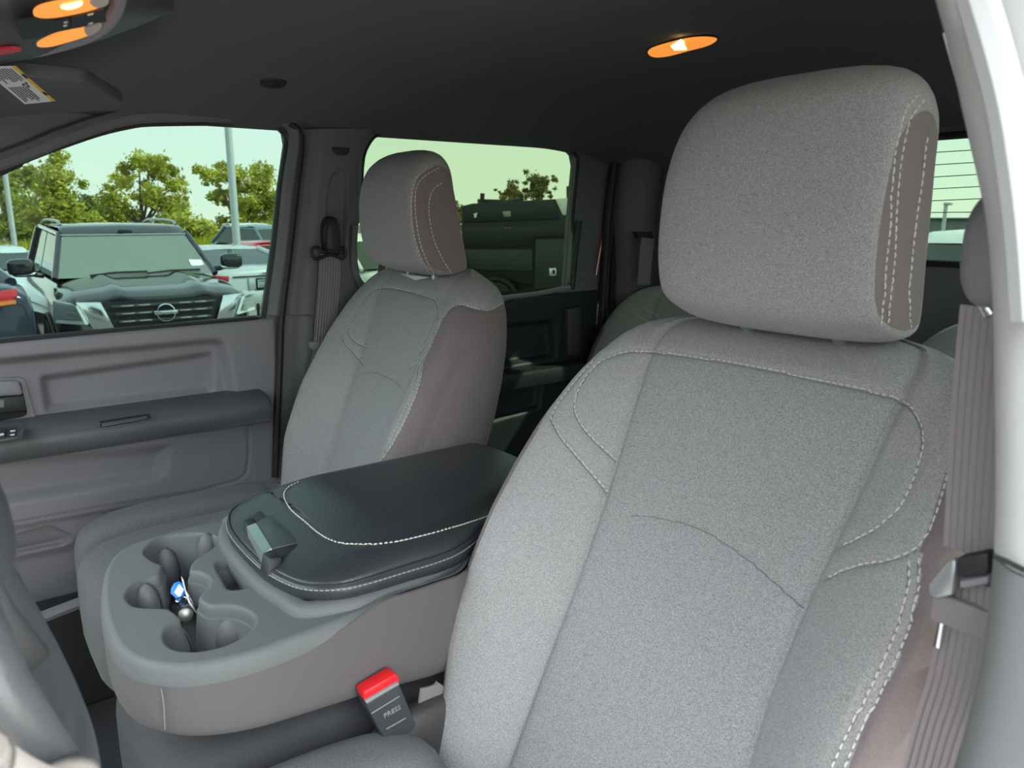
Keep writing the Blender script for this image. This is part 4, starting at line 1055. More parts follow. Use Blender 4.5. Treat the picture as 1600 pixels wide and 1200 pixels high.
mb = MB(); mb.prism(dpx(((1492, 872), (1545, 862), (1545, 900), (1500, 903), (1494, 895)), YB+.014), (0, -.012, 0)); mb.build('tongue_cover', RUB, db, bev=.003)
mb = MB(); mb.prism(dpx(((1496, 908), (1545, 900), (1545, 914), (1498, 922)), YB+.016), (0, -.010, 0)); mb.build('tongue_grip', PLAS, db, bev=.003)
mb = MB(); mb.tube(dpx(((1476, 950), (1470, 980), (1465, 1010)), YB+.004), [.0028, .0022, .0026], 8); mb.build('belt_hook', CHR, db)
# rear belt by the C-pillar
rb = thing('seat_belt', 'grey seat belt on the far rear corner pillar beside the rear seat', 'seat belt', tuple(atX(1008, 400, .685)))
mb = MB(); web_strip(mb, [atX(px, py, .665) for px, py in ((1012, 372), (1009, 400), (1005, 445))], Vector((0, 1, 0)), .050, n=8, ribs=1); mb.build('webbing', WEB, rb)
mb = MB(); mb.prism([atX(px, py, .67) for px, py in ((994, 362), (1020, 362), (1022, 374), (1000, 372))], (.02, 0, 0)); mb.build('belt_guide', RUB, rb, bev=.002)

# ================================================================== overhead pieces
oc = thing('overhead_console', 'grey overhead console with two lit amber map lamps', 'console', (0, -.02, 2.19))
# tapered pod hanging below the headliner
rows = []
for k in range(15):
    t = k/14; y = .14-.375*t; hw_ = .135*(1-max(0, (t-.62)/.38)**2.2*.96); zb_ = 2.150+.055*max(0, (t-.55)/.45)**1.5
    pr = crom([Vector((a*hw_, z_, 0)) for a, z_ in ((-1.12, 2.24), (-1.0, zb_+.03), (-.9, zb_+.007), (-.6, zb_), (0, zb_-.001), (.6, zb_), (.9, zb_+.007), (1.0, zb_+.03), (1.12, 2.24))], 3)
    rows.append([Vector((p.x, y, p.y)) for p in pr])
mb = MB(); mb.grid(rows); pod = mb.build('pod', mat('pod_plastic', (.06, .062, .066), .4), oc, sharp=0)
os_ = Surf(mb)
def patch(pxs, off, name, m, parent, th=.002, lab=None, smooth=5):
    P = crom([(p[0], p[1], 0) for p in pxs], smooth, closed=True) if smooth else [Vector((p[0], p[1], 0)) for p in pxs]
    z0 = off; pts = [atZ(p.x, p.y, z0) for p in P]
    mb = MB(); mb.prism(pts, (0, 0, th)); return mb.build(name, m, parent, bev=0, smooth=False, label=lab)
ZP = 2.147
patch(((52, 22), (62, 12), (95, 4), (130, 0), (160, -2), (168, 4), (150, 14), (120, 22), (85, 28), (62, 28)), ZP, 'map_lamp', LAMP, pod, lab='lit amber lamp lens')
patch(((58, 70), (75, 60), (105, 48), (132, 44), (150, 40), (158, 43), (148, 52), (120, 62), (85, 72), (65, 74)), ZP, 'map_lamp', LAMP, pod, lab='lit amber lamp lens')
patch(((140, 2), (158, -2), (170, 0), (166, 9), (150, 12)), ZP-.0008, 'lamp_lens_tip', LENS, pod)
patch(((132, 46), (150, 39), (159, 40), (152, 50), (138, 56)), ZP-.0008, 'lamp_lens_tip', LENS, pod)
patch(((95, 12), (112, 8), (128, 4), (125, 10), (108, 15)), ZP-.001, 'lamp_bulb', BULB, pod)
patch(((28, 34), (60, 30), (110, 26), (164, 10), (166, 34), (140, 40), (90, 50), (60, 60), (36, 62), (28, 52)), ZP+.0004, 'button_panel', PLASD, pod, smooth=0)
for q in (((82, 34), (108, 30), (108, 45), (84, 49)), ((112, 29), (162, 14), (163, 32), (112, 44))): patch(q, ZP-.0012, 'button', PLASD, pod, smooth=0)
for q in (((100, 35), (106, 34), (106, 36), (100, 37)), ((99, 40), (105, 39), (105, 41), (99, 42)), ((137, 23), (146, 21), (146, 23), (137, 25)), ((138, 37), (145, 35), (145, 37), (138, 39))): patch(q, ZP-.002, 'button_mark', SILK, pod, th=.0004, smooth=0)
patch(((-10, 80), (0, 77), (20, 76), (34, 79), (20, 83), (0, 86), (-10, 87)), ZP+.001, 'red_button', REDL, pod)
# grey end rim
mb = MB(); mb.tube(crom([atZ(px, py, 2.165) for px, py in ((183, -20), (186, 0), (178, 22), (160, 44), (135, 58), (100, 70), (60, 80), (0, 92))], 5), .0055, 8); mb.build('pod_rim', PLAS, oc)

# sun visor with warning label
sv = thing('sun_visor', 'dark folded sun visor with white and yellow warning label', 'visor', (.38, -.1, 2.17))
ZV = 2.150
P = round_poly([Vector((max(.158, atZ(px, py, ZV).x), atZ(px, py, ZV).y, 0)) for px, py in ((-60, 130), (0, 96), (60, 76), (150, 56), (172, 100), (193, 162), (180, 172), (110, 176), (-40, 186))], .012)
mb = MB(); mb.prism([Vector((p.x, p.y, ZV)) for p in P], (0, 0, .016)); mb.build('visor_panel', mat('visor_vinyl', (.085, .086, .09), .8, bump=('noise', 900, .4, .0006)), sv, bev=.005, seg=3)
zl = ZV-.0006
L0, L1, L2, L3 = ((-42, 108), (25, 104), (87, 158), (39, 163))
def lab(s, t, dz=0):                                     # s along the yellow edge, t across
    p = [(25+(87-25)*s), (104+(158-104)*s)]; q = [(-30+(39+30)*s), (106+(163-106)*s)]
    return atZ(p[0]+(q[0]-p[0])*t, p[1]+(q[1]-p[1])*t, zl-dz)
mb = MB(); mb.prism([lab(0, 0), lab(1, 0), lab(1, 1), lab(0, 1)], (0, 0, .0008)); wl = mb.build('warning_label', WHT, sv, smooth=False, label='white warning label')
mb = MB(); mb.prism([lab(0, 0, .0003), lab(1, 0, .0003), lab(1, .13, .0003), lab(0, .13, .0003)], (0, 0, .0003)); mb.build('yellow_band', YEL, wl, smooth=False)
T = frame3(lab(.28, .065, .0005), lab(1, 0)-lab(0, 0), lab(0, 0)-lab(0, 1))
mb = text_mb('WARNING', .0062, T, .0001); 
T = frame3(lab(.78, .065, .0005), lab(1, 0)-lab(0, 0), lab(0, 0)-lab(0, 1))
m2 = text_mb('WARNING', .0062, T, .0001); mb.add(m2.v, m2.f)
rnd = random.Random(3)
for col_i in range(2):
    for k in range(9):
        t = .21+.082*k; s0 = .05+col_i*.5; s1 = s0+.28+.14*rnd.random()
        if col_i == 1 and k < 2: continue
        mb.prism([lab(s0, t, .0004), lab(s1, t, .0004), lab(s1, t+.035, .0004), lab(s0, t+.035, .0004)], (0, 0, .0002))
for k, (a, b) in enumerate(((.44, .22), (.52, .26), (.47, .34))): mb.prism([lab(a, b, .0004), lab(a+.05, b, .0004), lab(a+.07, b+.09, .0004), lab(a+.01, b+.06, .0004)], (0, 0, .0002))
mb.build('label_print', INK, wl, smooth=False)

# rear dome lamp on the headliner
dl = thing('dome_lamp', 'lit amber dome lamp on the headliner above the driver headrest', 'lamp', tuple(atZ(1065, 74, 2.275)))
DP = [(1012, 81), (1020, 74), (1045, 66), (1075, 59), (1100, 57), (1118, 59), (1119, 64), (1105, 72), (1075, 80), (1045, 88), (1025, 90), (1015, 87)]
def dome(z, k=1.0):
    c = atZ(1065, 74, z); return [c+(atZ(*p, z)-c)*k for p in DP]
zc_ = ceil_z(-.0, -1.03)
mb = MB(); P = [crom(dome(zc_-d, k), 4, closed=True) for d, k in ((-.006, 1.10), (.001, 1.09), (.003, 1.02))]
mb.grid(P, cu=True); mb.build('lamp_bezel', HEAD, dl)
mb = MB(); P = [crom(dome(zc_-d, k), 4, closed=True) for d, k in ((.000, 1.0), (.004, .97), (.007, .8), (.0085, .4), (.009, .01))]
mb.grid(P, cu=True); mb.build('lamp_lens', LAMP, dl, sharp=0, label='glowing amber lens')
mb = MB(); mb.prism([atZ(*p, zc_-.0095) for p in ((1048, 73), (1064, 63), (1068, 66), (1073, 78), (1054, 79))], (0, 0, .002)); mb.build('lamp_bulb', BULB, dl, smooth=False)
# handle blanking plug above the passenger window
hk = thing('grip_plug', 'small black oval plug on the headliner above the passenger window', 'plug', tuple(atZ(427, 128, 2.24)))
zq = ceil_z(.58, -.55)
c = atZ(427, 128, zq-.004)
n_ = Vector((-.35, .0, -.94)).normalized(); Mq = n_.to_track_quat('Z', 'Y').to_matrix()
mb = MB(); mb.superq(c, (.024, .019, .007), .6, .75, Mq, 28, 10); mb.build('plug_body', PLASD, hk, sharp=0)
mb = MB(); mb.superq(c+n_*.005, (.011, .009, .004), .6, .6, Mq, 20, 8); mb.build('plug_core', RUB, hk, sharp=0)

# ================================================================== steering wheel
sw_ = thing('steering_wheel', 'leather steering wheel rim close to the camera at lower left', 'steering wheel', (-.426, .04, 1.875))
wc = Vector((-.426, .040, 1.875)); tl_ = R(22)
wy = Vector((0, math.sin(tl_), math.cos(tl_))); wx = Vector((1, 0, 0)); wn = Vector((0, -math.cos(tl_), math.sin(tl_)))
def wp(a, r=.177, f=0.0): return wc+wx*(r*math.cos(a))+wy*(r*math.sin(a))+wn*f
mb = MB(); mb.tube([wp(a) for a in np.linspace(0, 2*math.pi, 97)[:-1]], .0155, 18, closed=True); mb.build('rim', LEAW, sw_, sharp=0)
pm = mat('perforated_leather', (.062, .062, .064), .42, bump=('vor', 300, .9, .0016))
for a0, a1 in ((-.42, .55), (math.pi-.55, math.pi+.42)):
    mb = MB(); mb.tube([wp(a) for a in np.linspace(a0, a1, 30)], .0159, 18, cap=False); g_ = mb.build('grip', pm, sw_, sharp=0)
    for a in (a0, a1):
        mb = MB(); mb.tube([wp(a)+((wp(a)-wc).normalized()*math.cos(b)+wn*math.sin(b))*.0161 for b in np.linspace(0, 6.283, 25)[:-1]], .0009, 6, closed=True); mb.build('grip_seam', GAP, sw_)
hm_ = MB(); hm_.superq(wc+wn*.012, (.085, .072, .036), .7, .8, Matrix((wx, wy, wn)).transposed(), 30, 18); hm_.build('airbag_pad', mat('pad_plastic', (.045, .046, .05), .5), sw_, sharp=0)
for a in (0.12, math.pi-.12, -math.pi/2-.35, -math.pi/2+.35):
    mb = MB(); mb.tube([wp(a, .06, .0), wp(a, .12, -.004), wp(a, .170, 0)], [.024, .018, .012], 10); mb.build('spoke', LEAW, sw_, sharp=0)
mb = MB(); mb.tube([wc-wn*.02, wc-wn*.19], [.045, .05], 16); mb.build('column', PLASD, sw_)
# ================================================================== outside: ground, grass, trees
ASPH = mat('asphalt', (.135, .128, .12), .9, heather=(30, .35))
mb = MB(); mb.add([Vector((-150, -150, 0)), Vector((150, -150, 0)), Vector((150, 150, 0)), Vector((-150, 150, 0))], [(0, 1, 2, 3)])
ground = tag(mb.build('ground', ASPH, smooth=False), 'grey asphalt of the car lot', kind='structure')
MEAD = mat('meadow_grass', (.30, .34, .05), .9, heather=(3, .4))
LEAFS = {}
def leaf_mat(n, c):
    M = bpy.data.materials.new(n); M.use_nodes = True; t = M.node_tree; t.nodes.clear()
    co = t.nodes.new('ShaderNodeTexCoord'); nz_ = t.nodes.new('ShaderNodeTexNoise'); nz_.inputs['Scale'].default_value = 1.1; t.links.new(co.outputs['Object'], nz_.inputs[0])
    rp = t.nodes.new('ShaderNodeValToRGB'); t.links.new(nz_.outputs[0], rp.inputs[0])
    rp.color_ramp.elements[0].position = .35; rp.color_ramp.elements[0].color = (*[x*.65 for x in c], 1)
    rp.color_ramp.elements[1].position = .65; rp.color_ramp.elements[1].color = (*[min(1, x*1.25) for x in c], 1)
    d = t.nodes.new('ShaderNodeBsdfDiffuse'); tr = t.nodes.new('ShaderNodeBsdfTranslucent'); ms = t.nodes.new('ShaderNodeMixShader'); ms.inputs[0].default_value = .35
    t.links.new(rp.outputs[0], d.inputs[0]); t.links.new(rp.outputs[0], tr.inputs[0]); t.links.new(d.outputs[0], ms.inputs[1]); t.links.new(tr.outputs[0], ms.inputs[2])
    o_ = t.nodes.new('ShaderNodeOutputMaterial'); t.links.new(ms.outputs[0], o_.inputs[0]); return M
SZ = .78
LF = [leaf_mat('leaf_bright', (.50, .50, .10)), leaf_mat('leaf_mid', (.34, .38, .08)), leaf_mat('leaf_dark', (.18, .22, .06)), leaf_mat('leaf_dim', (.20, .18, .07))]
BARK = mat('bark', (.16, .13, .10), .9)
def leaf_cloud(blobs, n, size, rnd):
    V = []; F = []
    wts = [b[1]**2 for b in blobs]; tot = sum(wts)
    for (c, r, fl), wv in zip(blobs, wts):
        for _ in range(int(n*wv/tot)):
            q = Vector((rnd.gauss(0, .5), rnd.gauss(0, .5), rnd.gauss(0, .5)))
            p = c+Vector((q.x*r, q.y*r, q.z*r*fl))
            a = Vector((rnd.gauss(0, 1), rnd.gauss(0, 1), rnd.gauss(0, 1))).normalized(); b = a.orthogonal().normalized(); s_ = size*SZ*rnd.uniform(.5, 1.4)
            k = len(V); V += [p-a*s_, p+b*s_*.55, p+a*s_, p-b*s_*.55]; F.append((k, k+1, k+2, k+3))
    return V, F
def fast_mesh(name, V, F, m, parent):
    me = bpy.data.meshes.new(name); iv = inv_of(parent) if parent else Matrix.Identity(4)
    me.from_pydata([tuple(iv @ v) for v in V], [], F); me.materials.append(m); me.update()
    o = bpy.data.objects.new(name, me); COL.objects.link(o); o.parent = parent; return o
def tree(label, X0, px_blobs, lm, n=2600, size=.16, trunk=None, group='trees beyond the lot', name='broadleaf_tree', seed=1):
    """blobs given as (px, py, px radius, flatness) on the vertical plane x = X0, each with its own depth"""
    rnd = random.Random(seed); bl = []
    for (x, y, r, fl) in px_blobs:
        p = atX(x, y, X0); dep = (p-CAM).dot(FW); rr = r*dep/FPX
        bl.append((p+Vector((rnd.uniform(-1, 1)*rr*.9, 0, 0)), rr*.78, fl))
        for _ in range(13):
            q = Vector((rnd.gauss(0, .75), rnd.gauss(0, .62), rnd.gauss(0, .62*fl)))*rr
            bl.append((p+q, rr*rnd.uniform(.14, .42), fl*rnd.uniform(.7, 1.1)))
    base = sum((b[0] for b in bl), Vector())/len(bl)
    if trunk: base = atX(trunk[0], trunk[1], X0)
    base = Vector((base.x, base.y, 0))
    t = thing(name, label, 'tree', tuple(base), group)
    V, F = leaf_cloud(bl, n, size, rnd); fast_mesh('foliage', V, F, lm, t)
    mb = MB(); big = sorted(bl, key=lambda b: -b[1])[:7]; top_ = max(big, key=lambda b: b[0].z)[0]
    fork = base.lerp(Vector((top_.x, top_.y, top_.z)), .35)
    mb.tube([base, fork, top_.lerp(fork, .15)], [.20, .13, .03], 7)
    for b in big: mb.tube([base.lerp(fork, .75), fork.lerp(b[0], .5)+Vector((0, 0, .2)), b[0]], [.10, .06, .015], 6)
    mb.build('trunk', BARK, t)
    return t
TX = 46.0
tree('tall pointed pale-green tree left of the light pole', TX, [(90, 250, 14, 1.4), (86, 285, 24, 1.2), (92, 320, 32, 1.0), (75, 350, 28, .9), (115, 345, 26, .9)], LF[0], 10080, 0.138, (90, 380), seed=2)
tree('open-branched broad tree behind the black suv roof', TX+2, [(215, 252, 18, 1), (250, 262, 20, 1), (275, 290, 20, .9), (190, 285, 18, 1), (170, 310, 22, .9), (235, 305, 24, .9), (180, 340, 24, .9), (265, 325, 26, .8)], LF[0], 11040, 0.129, (222, 372), seed=3)
tree('umbrella-shaped tree behind the thick light pole', TX-2, [(330, 275, 20, .6), (365, 275, 24, .7), (400, 290, 24, .9), (420, 320, 24, 1.0), (395, 330, 26, 1), (350, 305, 16, .8), (360, 360, 22, .9)], LF[0], 10080, 0.138, (372, 375), seed=4)
tree('dark dense tree at the left edge of the window', TX+9, [(15, 290, 26, 1), (30, 325, 34, 1), (10, 350, 32, .8), (45, 285, 14, 1.0)], LF[1], 8640, 0.156, (20, 380), seed=5)
tree('low bushy tree right of the black suv', TX-4, [(290, 350, 24, .8), (310, 360, 20, .7), (275, 365, 20, .7)], LF[0], 5760, 0.129, (295, 385), seed=6)
tree('shadowed tree low behind the thick light pole', TX+9, [(400, 362, 26, .7), (430, 350, 24, .9), (340, 368, 20, .6)], LF[1], 5760, 0.156, (405, 380), seed=7)
tree('dark hedge-like tree between the two tall trees', TX+16, [(140, 330, 26, .9), (160, 355, 30, .7), (125, 365, 30, .6), (210, 360, 40, .5)], LF[2], 7680, 0.166, (145, 378), seed=8)
tree('dark thicket behind the far trees at left', TX+24, [(40, 360, 40, .5), (100, 368, 40, .5), (-20, 355, 30, .8)], LF[2], 6240, 0.166, (60, 380), seed=9)
tree('dark thicket behind the trees at right', TX+32, [(250, 362, 40, .5), (300, 370, 36, .4), (360, 372, 40, .4), (420, 372, 40, .4)], LF[2], 6240, 0.166, (330, 380), seed=10)
tree('small dim tree above the work truck roof, the smaller of two', 38, [(800, 296, 10, 1.2), (796, 310, 13, .9), (806, 312, 12, .9)], LF[3], 2160, 0.110, (800, 330), seed=11)
tree('taller dim two-lobed tree above the work truck roof', 38, [(836, 282, 11, 1.1), (854, 284, 10, 1.1), (845, 296, 15, .9), (836, 302, 12, .8)], LF[3], 2880, 0.110, (846, 330), seed=12)
tree('dim tree behind the left end of the work truck', 38, [(712, 335, 16, 1.1), (705, 355, 16, 1), (690, 350, 20, 1)], LF[3], 2400, 0.129, (708, 380), seed=13)
# meadow strip
y0, y1 = atX(-60, 388, 40).y, atX(470, 388, 40).y
mb = MB(); rnd = random.Random(5)
V = []; F = []
for _ in range(9000):
    p = Vector((rnd.uniform(33, 41), rnd.uniform(y1-3, y0+3), 0)); h = rnd.uniform(.5, 1.25)*(.9+.3*noise.noise(p*.4)); s_ = rnd.uniform(.03, .09); a = rnd.uniform(0, 6.28); k = len(V)
    V += [p+Vector((math.cos(a)*s_, math.sin(a)*s_, 0)), p-Vector((math.cos(a)*s_, math.sin(a)*s_, 0)), p+Vector((rnd.gauss(0, .12), rnd.gauss(0, .12), h))]; F.append((k, k+1, k+2))
g_ = fast_mesh('meadow', V, F, leaf_mat('meadow_leaf', (.40, .40, .04)), None); tag(g_, 'strip of sunlit yellow-green tall grass beyond the parked cars', 'grass', kind='stuff')

# light poles
GALV = mat('galvanised_steel', (.52, .56, .55), .45, metal=.3)
def pole(px_top, px_bot, X0, r, label, arm=None):
    a = atX(*px_bot, X0); base = Vector((a.x, a.y, 0)); t = thing('light_pole', label, 'light pole', tuple(base), None)
    mb = MB(); mb.tube([base, base+Vector((0, 0, 4.5)), base+Vector((0, 0, 9))], [r*1.15, r, r*.75], 14); mb.build('shaft', GALV, t)
    mb = MB(); mb.lathe([(r*2.2, 0), (r*2.2, .5), (r*2.0, .55)], base, n=16); mb.build('footing', mat('concrete', (.45, .44, .42), .9), t)
    mb = MB(); mb.box(base+Vector((-.5, 0, 9.0)), (1.0, .30, .12), bev=.03); mb.build('lamp_head', GALV, t)
pole((358, 192), (371, 392), 16.3, .074, 'thick pale steel light pole in front of the trees')
pole((15, 270), (22, 375), 30.0, .075, 'thin far light pole near the left edge of the window')

# ================================================================== cars
TYRE = mat('tyre_rubber', (.02, .02, .02), .8); RIM = mat('alloy_rim', (.5, .5, .52), .3, metal=.9)
CGL = mat('car_glass', (.03, .042, .038), .03, spec=.5)
CGLW = mat('suv_windscreen', (.15, .19, .15), .02, spec=1.0, coat=1.0)
BLKT = mat('black_trim', (.012, .012, .013), .45)
TAIL = mat('tail_lamp_red', (.55, .02, .03), .2, coat=.5); HLG = mat('headlamp_glass', (.50, .56, .56), .12, metal=.5)
def car(name, label, cat, paint, body, gh, W, wheels, wr=.36, group=None, glassm=CGL, zlow=.30):
    """body: stations (x, half width, deck z, belt drop); gh: (base rear x, top rear x, top front x, base front x, base z list, roof z, top half width)"""
    t = thing(name, label, cat, (0, 0, 0), group)
    rows = []
    for x, hw, zt in body:
        half = [(0, zt), (.5*hw, zt-.008), (.82*hw, zt-.035), (.955*hw, zt-.10), (hw, zt-.24), (hw*1.0, (zt+zlow)*.5), (hw*.985, zlow+.12), (hw*.93, zlow), (0, zlow)]
        c = [Vector((x, a, b)) for a, b in half]+[Vector((x, -a, b)) for a, b in half[-2:0:-1]]
        rows.append(c)
    # smooth along x
    cols = [crom([r_[j] for r_ in rows], 4) for j in range(len(rows[0]))]
    rows = [[cols[j][i] for j in range(len(cols))] for i in range(len(cols[0]))]
    mb = MB(); mb.grid(rows, cu=True); n = len(rows[0]); mb.f.append(tuple(range(n))); mb.f.append(tuple(range(len(mb.v)-n, len(mb.v))))
    b_ = mb.build('body', paint, t, sharp=50, bev=0)
    xr0, xr1, xf1, xf0, zr, zf, zr_, tw, bw = gh
    # cabin: pillars + roof as one shell, windows set into it
    def P_(x, y, z): return Vector((x, y, z))
    def side(s):
        return [P_(xr0, s*bw, zr), P_(xr1, s*tw, zr_-.06), P_(xf1+.10, s*tw*1.02, zr_-.12), P_(xf0, s*bw, zf)]
    L, Rr_ = side(1), side(-1)
    mb = MB(); roof = []
    for x, z, k in ((xr1-.02, zr_-.06, .97), (xr1+.10, zr_-.015, 1), (xr1*.6+xf1*.4, zr_, 1), (xr1*.3+xf1*.7, zr_, 1), (xf1-.10, zr_-.015, 1), (xf1+.02, zr_-.045, 1), (xf1+.13, zr_-.125, 1.02)):
        roof.append([P_(x, a*tw*k, z-b) for a, b in ((1.0, .03), (.96, .008), (.7, 0), (0, -.01), (-.7, 0), (-.96, .008), (-1.0, .03))])
    mb.grid(roof); mb.build('roof', paint, t, sharp=60)
    mb = MB(); r_ = .045
    for s in (L, Rr_):
        mb.tube([s[0], s[1]], r_*1.3, 8); mb.tube([s[3], s[2]], r_*.8, 8); mb.tube([s[1], s[2]], r_*.8, 8)
    mb.build('pillar_frame', paint, t)
    def inset(q, k): c = sum(q, Vector())/4; return [c+(p-c)*k for p in q]
    # windscreen and rear screen
    ws = [L[3], Rr_[3], Rr_[2], L[2]]; rs = [L[0], Rr_[0], Rr_[1], L[1]]
    mb = MB(); mb.prism(inset(ws, .97), (.008, 0, .004)); mb.build('windscreen', glassm, t, smooth=False)
    mb = MB(); mb.prism(inset(rs, .97), (-.008, 0, .004)); mb.build('rear_screen', CGL, t, smooth=False)
    for s_, q in ((1, L), (-1, Rr_)):
        n_ = 2
        for k in range(n_):
            a, b = k/n_, (k+1)/n_
            bot = [q[0].lerp(q[3], a), q[0].lerp(q[3], b)]; tp = [q[1].lerp(q[2], a), q[1].lerp(q[2], b)]
            mb = MB(); mb.prism(inset([bot[0], bot[1], tp[1], tp[0]], .93), (0, .006*s_, 0)); mb.build('side_window', CGL, t, smooth=False)
    for x in wheels:
        for s_ in (1, -1):
            c = Vector((x, s_*(W/2-.11), wr)); ax = Vector((0, s_, 0))
            mb = MB(); mb.lathe([(wr*.62, -.10), (wr*.95, -.11), (wr, -.06), (wr, .06), (wr*.95, .11), (wr*.62, .115)], c, ax, 24); wv = mb.build('wheel', TYRE, t)
            mb = MB(); mb.lathe([(wr*.60, .09), (wr*.62, .118), (wr*.5, .10), (wr*.15, .105), (.0, .11)], c, ax, 20, cap=False); mb.build('rim', RIM, wv)
            mb = MB(); mb.lathe([(wr*1.02, .005), (wr*1.20, .008), (wr*1.20, .012), (wr*1.02, .012)], c+ax*.10, ax, 24, cap=False); mb.build('wheel_arch', BLKT, t)
    return t
def put(t, x, y, deg): t.location = (x, y, 0); t.rotation_euler = (0, 0, R(deg))

# ---- black suv, facing the truck
PB = mat('black_car_paint', (.010, .016, .018), .12, spec=.6, coat=.7)
suv = car('suv', 'large black suv facing the passenger window with chrome grille wings', 'suv', PB,
    [(-2.55, .90, 1.15), (-2.3, .97, 1.24), (-1.0, 1.0, 1.28), (.6, 1.0, 1.30), (1.35, .995, 1.30), (1.9, .985, 1.275), (2.3, .955, 1.235), (2.43, .90, 1.19), (2.50, .84, 1.13)],
    (-2.45, -2.15, .55, 1.32, 1.24, 1.29, 1.895, .70, .87), 2.03, (1.55, -1.55), .40, glassm=CGLW)
def sb(name, m, parent, pts, d, bev=0, **k): mb = MB(); mb.prism([Vector(p) for p in pts], d); return mb.build(name, m, parent, bev=bev, smooth=False if not bev else True, **k)
XF = 2.60
hood = MB(); rws = []
for i in range(15):
    x = 1.33+(2.585-1.33)*i/14; z = float(np.interp(x, [1.33, 1.9, 2.3, 2.5, 2.585], [1.318, 1.297, 1.262, 1.222, 1.178]))
    rws.append([Vector((x-.10*(abs(a))**2.5, a*.80, z+.028*math.exp(-((abs(a)-.52)/.10)**2)-.045*abs(a)**4-.012*(1-abs(a)))) for a in np.linspace(-1, 1, 41)])
hood.grid(rws); ho_ = hood.build('hood', PB, suv, sharp=0)
mb = MB(); mb.grid([[p+Vector((0, 0, 0)) for p in rws[-1]], [p+Vector((.012, 0, -.03)) for p in rws[-1]], [p+Vector((.0, 0, -.06)) for p in rws[-1]]]); mb.build('hood_lip', PB, suv, sharp=0)
gr = sb('grille', BLKT, suv, [(XF, -.60, 1.135), (XF, .60, 1.135), (XF, .46, .80), (XF, -.46, .80)], (-.05, 0, 0))
for z in (1.085, 1.005, .925, .85):
    mb = MB(); mb.box((XF+.015, 0, z), (.03, 1.06-(1.135-z)*.7, .030), bev=.008); mb.build('grille_bar', mat('satin_black', (.05, .055, .058), .3), gr)
    for y in (-.36, .36, -.2, .2):
        mb = MB(); mb.box((XF+.030, y, z+.002), (.008, .12, .016), bev=.003); mb.build('grille_tab', mat('grey_steel', (.42, .44, .42), .3, metal=.8), gr)
for s in (1, -1):
    sb('chrome_wing', CHR, suv, [(XF+.01, s*.60, 1.14), (XF-.02, s*.82, 1.15), (XF-.01, s*.66, .78), (XF+.03, s*.47, .78)], (.03, 0, 0), .008)
    hl = sb('headlamp', mat('headlamp_body', (.40, .46, .46), .2, spec=.9, coat=1), suv, [(XF-.03, s*.845, 1.14), (XF-.20, s*1.00, 1.165), (XF-.26, s*1.015, .93), (XF-.06, s*.72, .90)], (.035, 0, 0), .01)
    sb('lamp_signature', mat('lamp_white', (.78, .86, .84), .25, spec=.8), hl, [(XF+.040, s*.835, 1.13), (XF-.120, s*.985, 1.155), (XF-.130, s*.99, 1.135), (XF+.030, s*.80, 1.105)], (.012, 0, 0))
    sb('lamp_signature', MATS['lamp_white'], hl, [(XF+.040, s*.83, 1.12), (XF+.040, s*.80, 1.12), (XF+.025, s*.73, .93), (XF+.025, s*.76, .93)], (.012, 0, 0))
    sb('lamp_signature', MATS['lamp_white'], hl, [(XF+.025, s*.745, .955), (XF-.17, s*.995, .97), (XF-.18, s*1.0, .94), (XF+.025, s*.74, .92)], (.012, 0, 0))
    for z in (1.055, 1.0): sb('projector', HLG, hl, [(XF+.028, s*.82, z+.02), (XF-.058, s*.92, z+.024), (XF-.058, s*.92, z-.014), (XF+.028, s*.80, z-.018)], (.016, 0, 0))
    # mirror
    mb = MB(); mb.superq((1.02, s*1.16, 1.425), (.07, .135, .095), .55, .6); mr = mb.build('mirror', PB, suv, sharp=0)
    mb = MB(); mb.superq((1.02, s*1.13, 1.345), (.055, .12, .03), .6, .6); mb.build('mirror_chrome', CHR, mr, sharp=0)
    mb = MB(); mb.tube([Vector((1.0, s*.95, 1.32)), Vector((1.02, s*1.06, 1.345))], .03, 8); mb.build('mirror_arm', BLKT, mr)
    # roof rail
    mb = MB(); mb.tube(crom([Vector((.35, s*.66, 1.875)), Vector((.20, s*.67, 1.915)), Vector((-.2, s*.67, 1.935)), Vector((-1.5, s*.67, 1.935)), Vector((-2.0, s*.68, 1.87))], 5), .020, 8); mb.build('roof_rail', mat('rail_grey', (.35, .37, .37), .3, metal=.7), suv)
    # wiper
    mb = MB(); mb.tube([Vector((1.36, s*.30-.22, 1.325)), Vector((1.30, s*.30+.05, 1.345)), Vector((1.29, s*.30+.40, 1.345))], .012, 6); mb.build('wiper', RUB, suv)
    mb = MB(); mb.tube(crom([Vector((2.2, s*.975, .62)), Vector((1.6, s*1.008, .95)), Vector((1.0, s*1.008, .62))], 6), .02, 6); mb.build('arch_edge', BLKT, suv)
mb = MB(); mb.box((XF+.05, 0, .60), (.10, 1.84, .30), bev=.05); mb.build('front_bumper', PB, suv)
mb = MB(); mb.lathe([(.082, -.005), (.098, .0), (.095, .012), (.085, .014), (.080, .002)], (XF+.045, 0, .998), Vector((1, 0, 0)), 32, cap=False); em = mb.build('emblem', CHR, suv, label='round chrome badge with a bar')
mb = MB(); mb.box((XF+.052, 0, .998), (.014, .230, .040), bev=.004); mb.build('badge_bar', CHR, em)
T = Matrix.Translation((XF+.0595, 0, .998)) @ Matrix(((0, 0, 1, 0), (1, 0, 0, 0), (0, 1, 0, 0), (0, 0, 0, 1)))
text_mb('NISSAN', .036, T, .001).build('badge_letters', mat('badge_dark', (.10, .11, .11), .4), em, smooth=False)
mb = MB(); mb.box((.69, 0, 1.768), (.02, 1.40, .014)); mb.build('windscreen_trim', SATIN, suv)
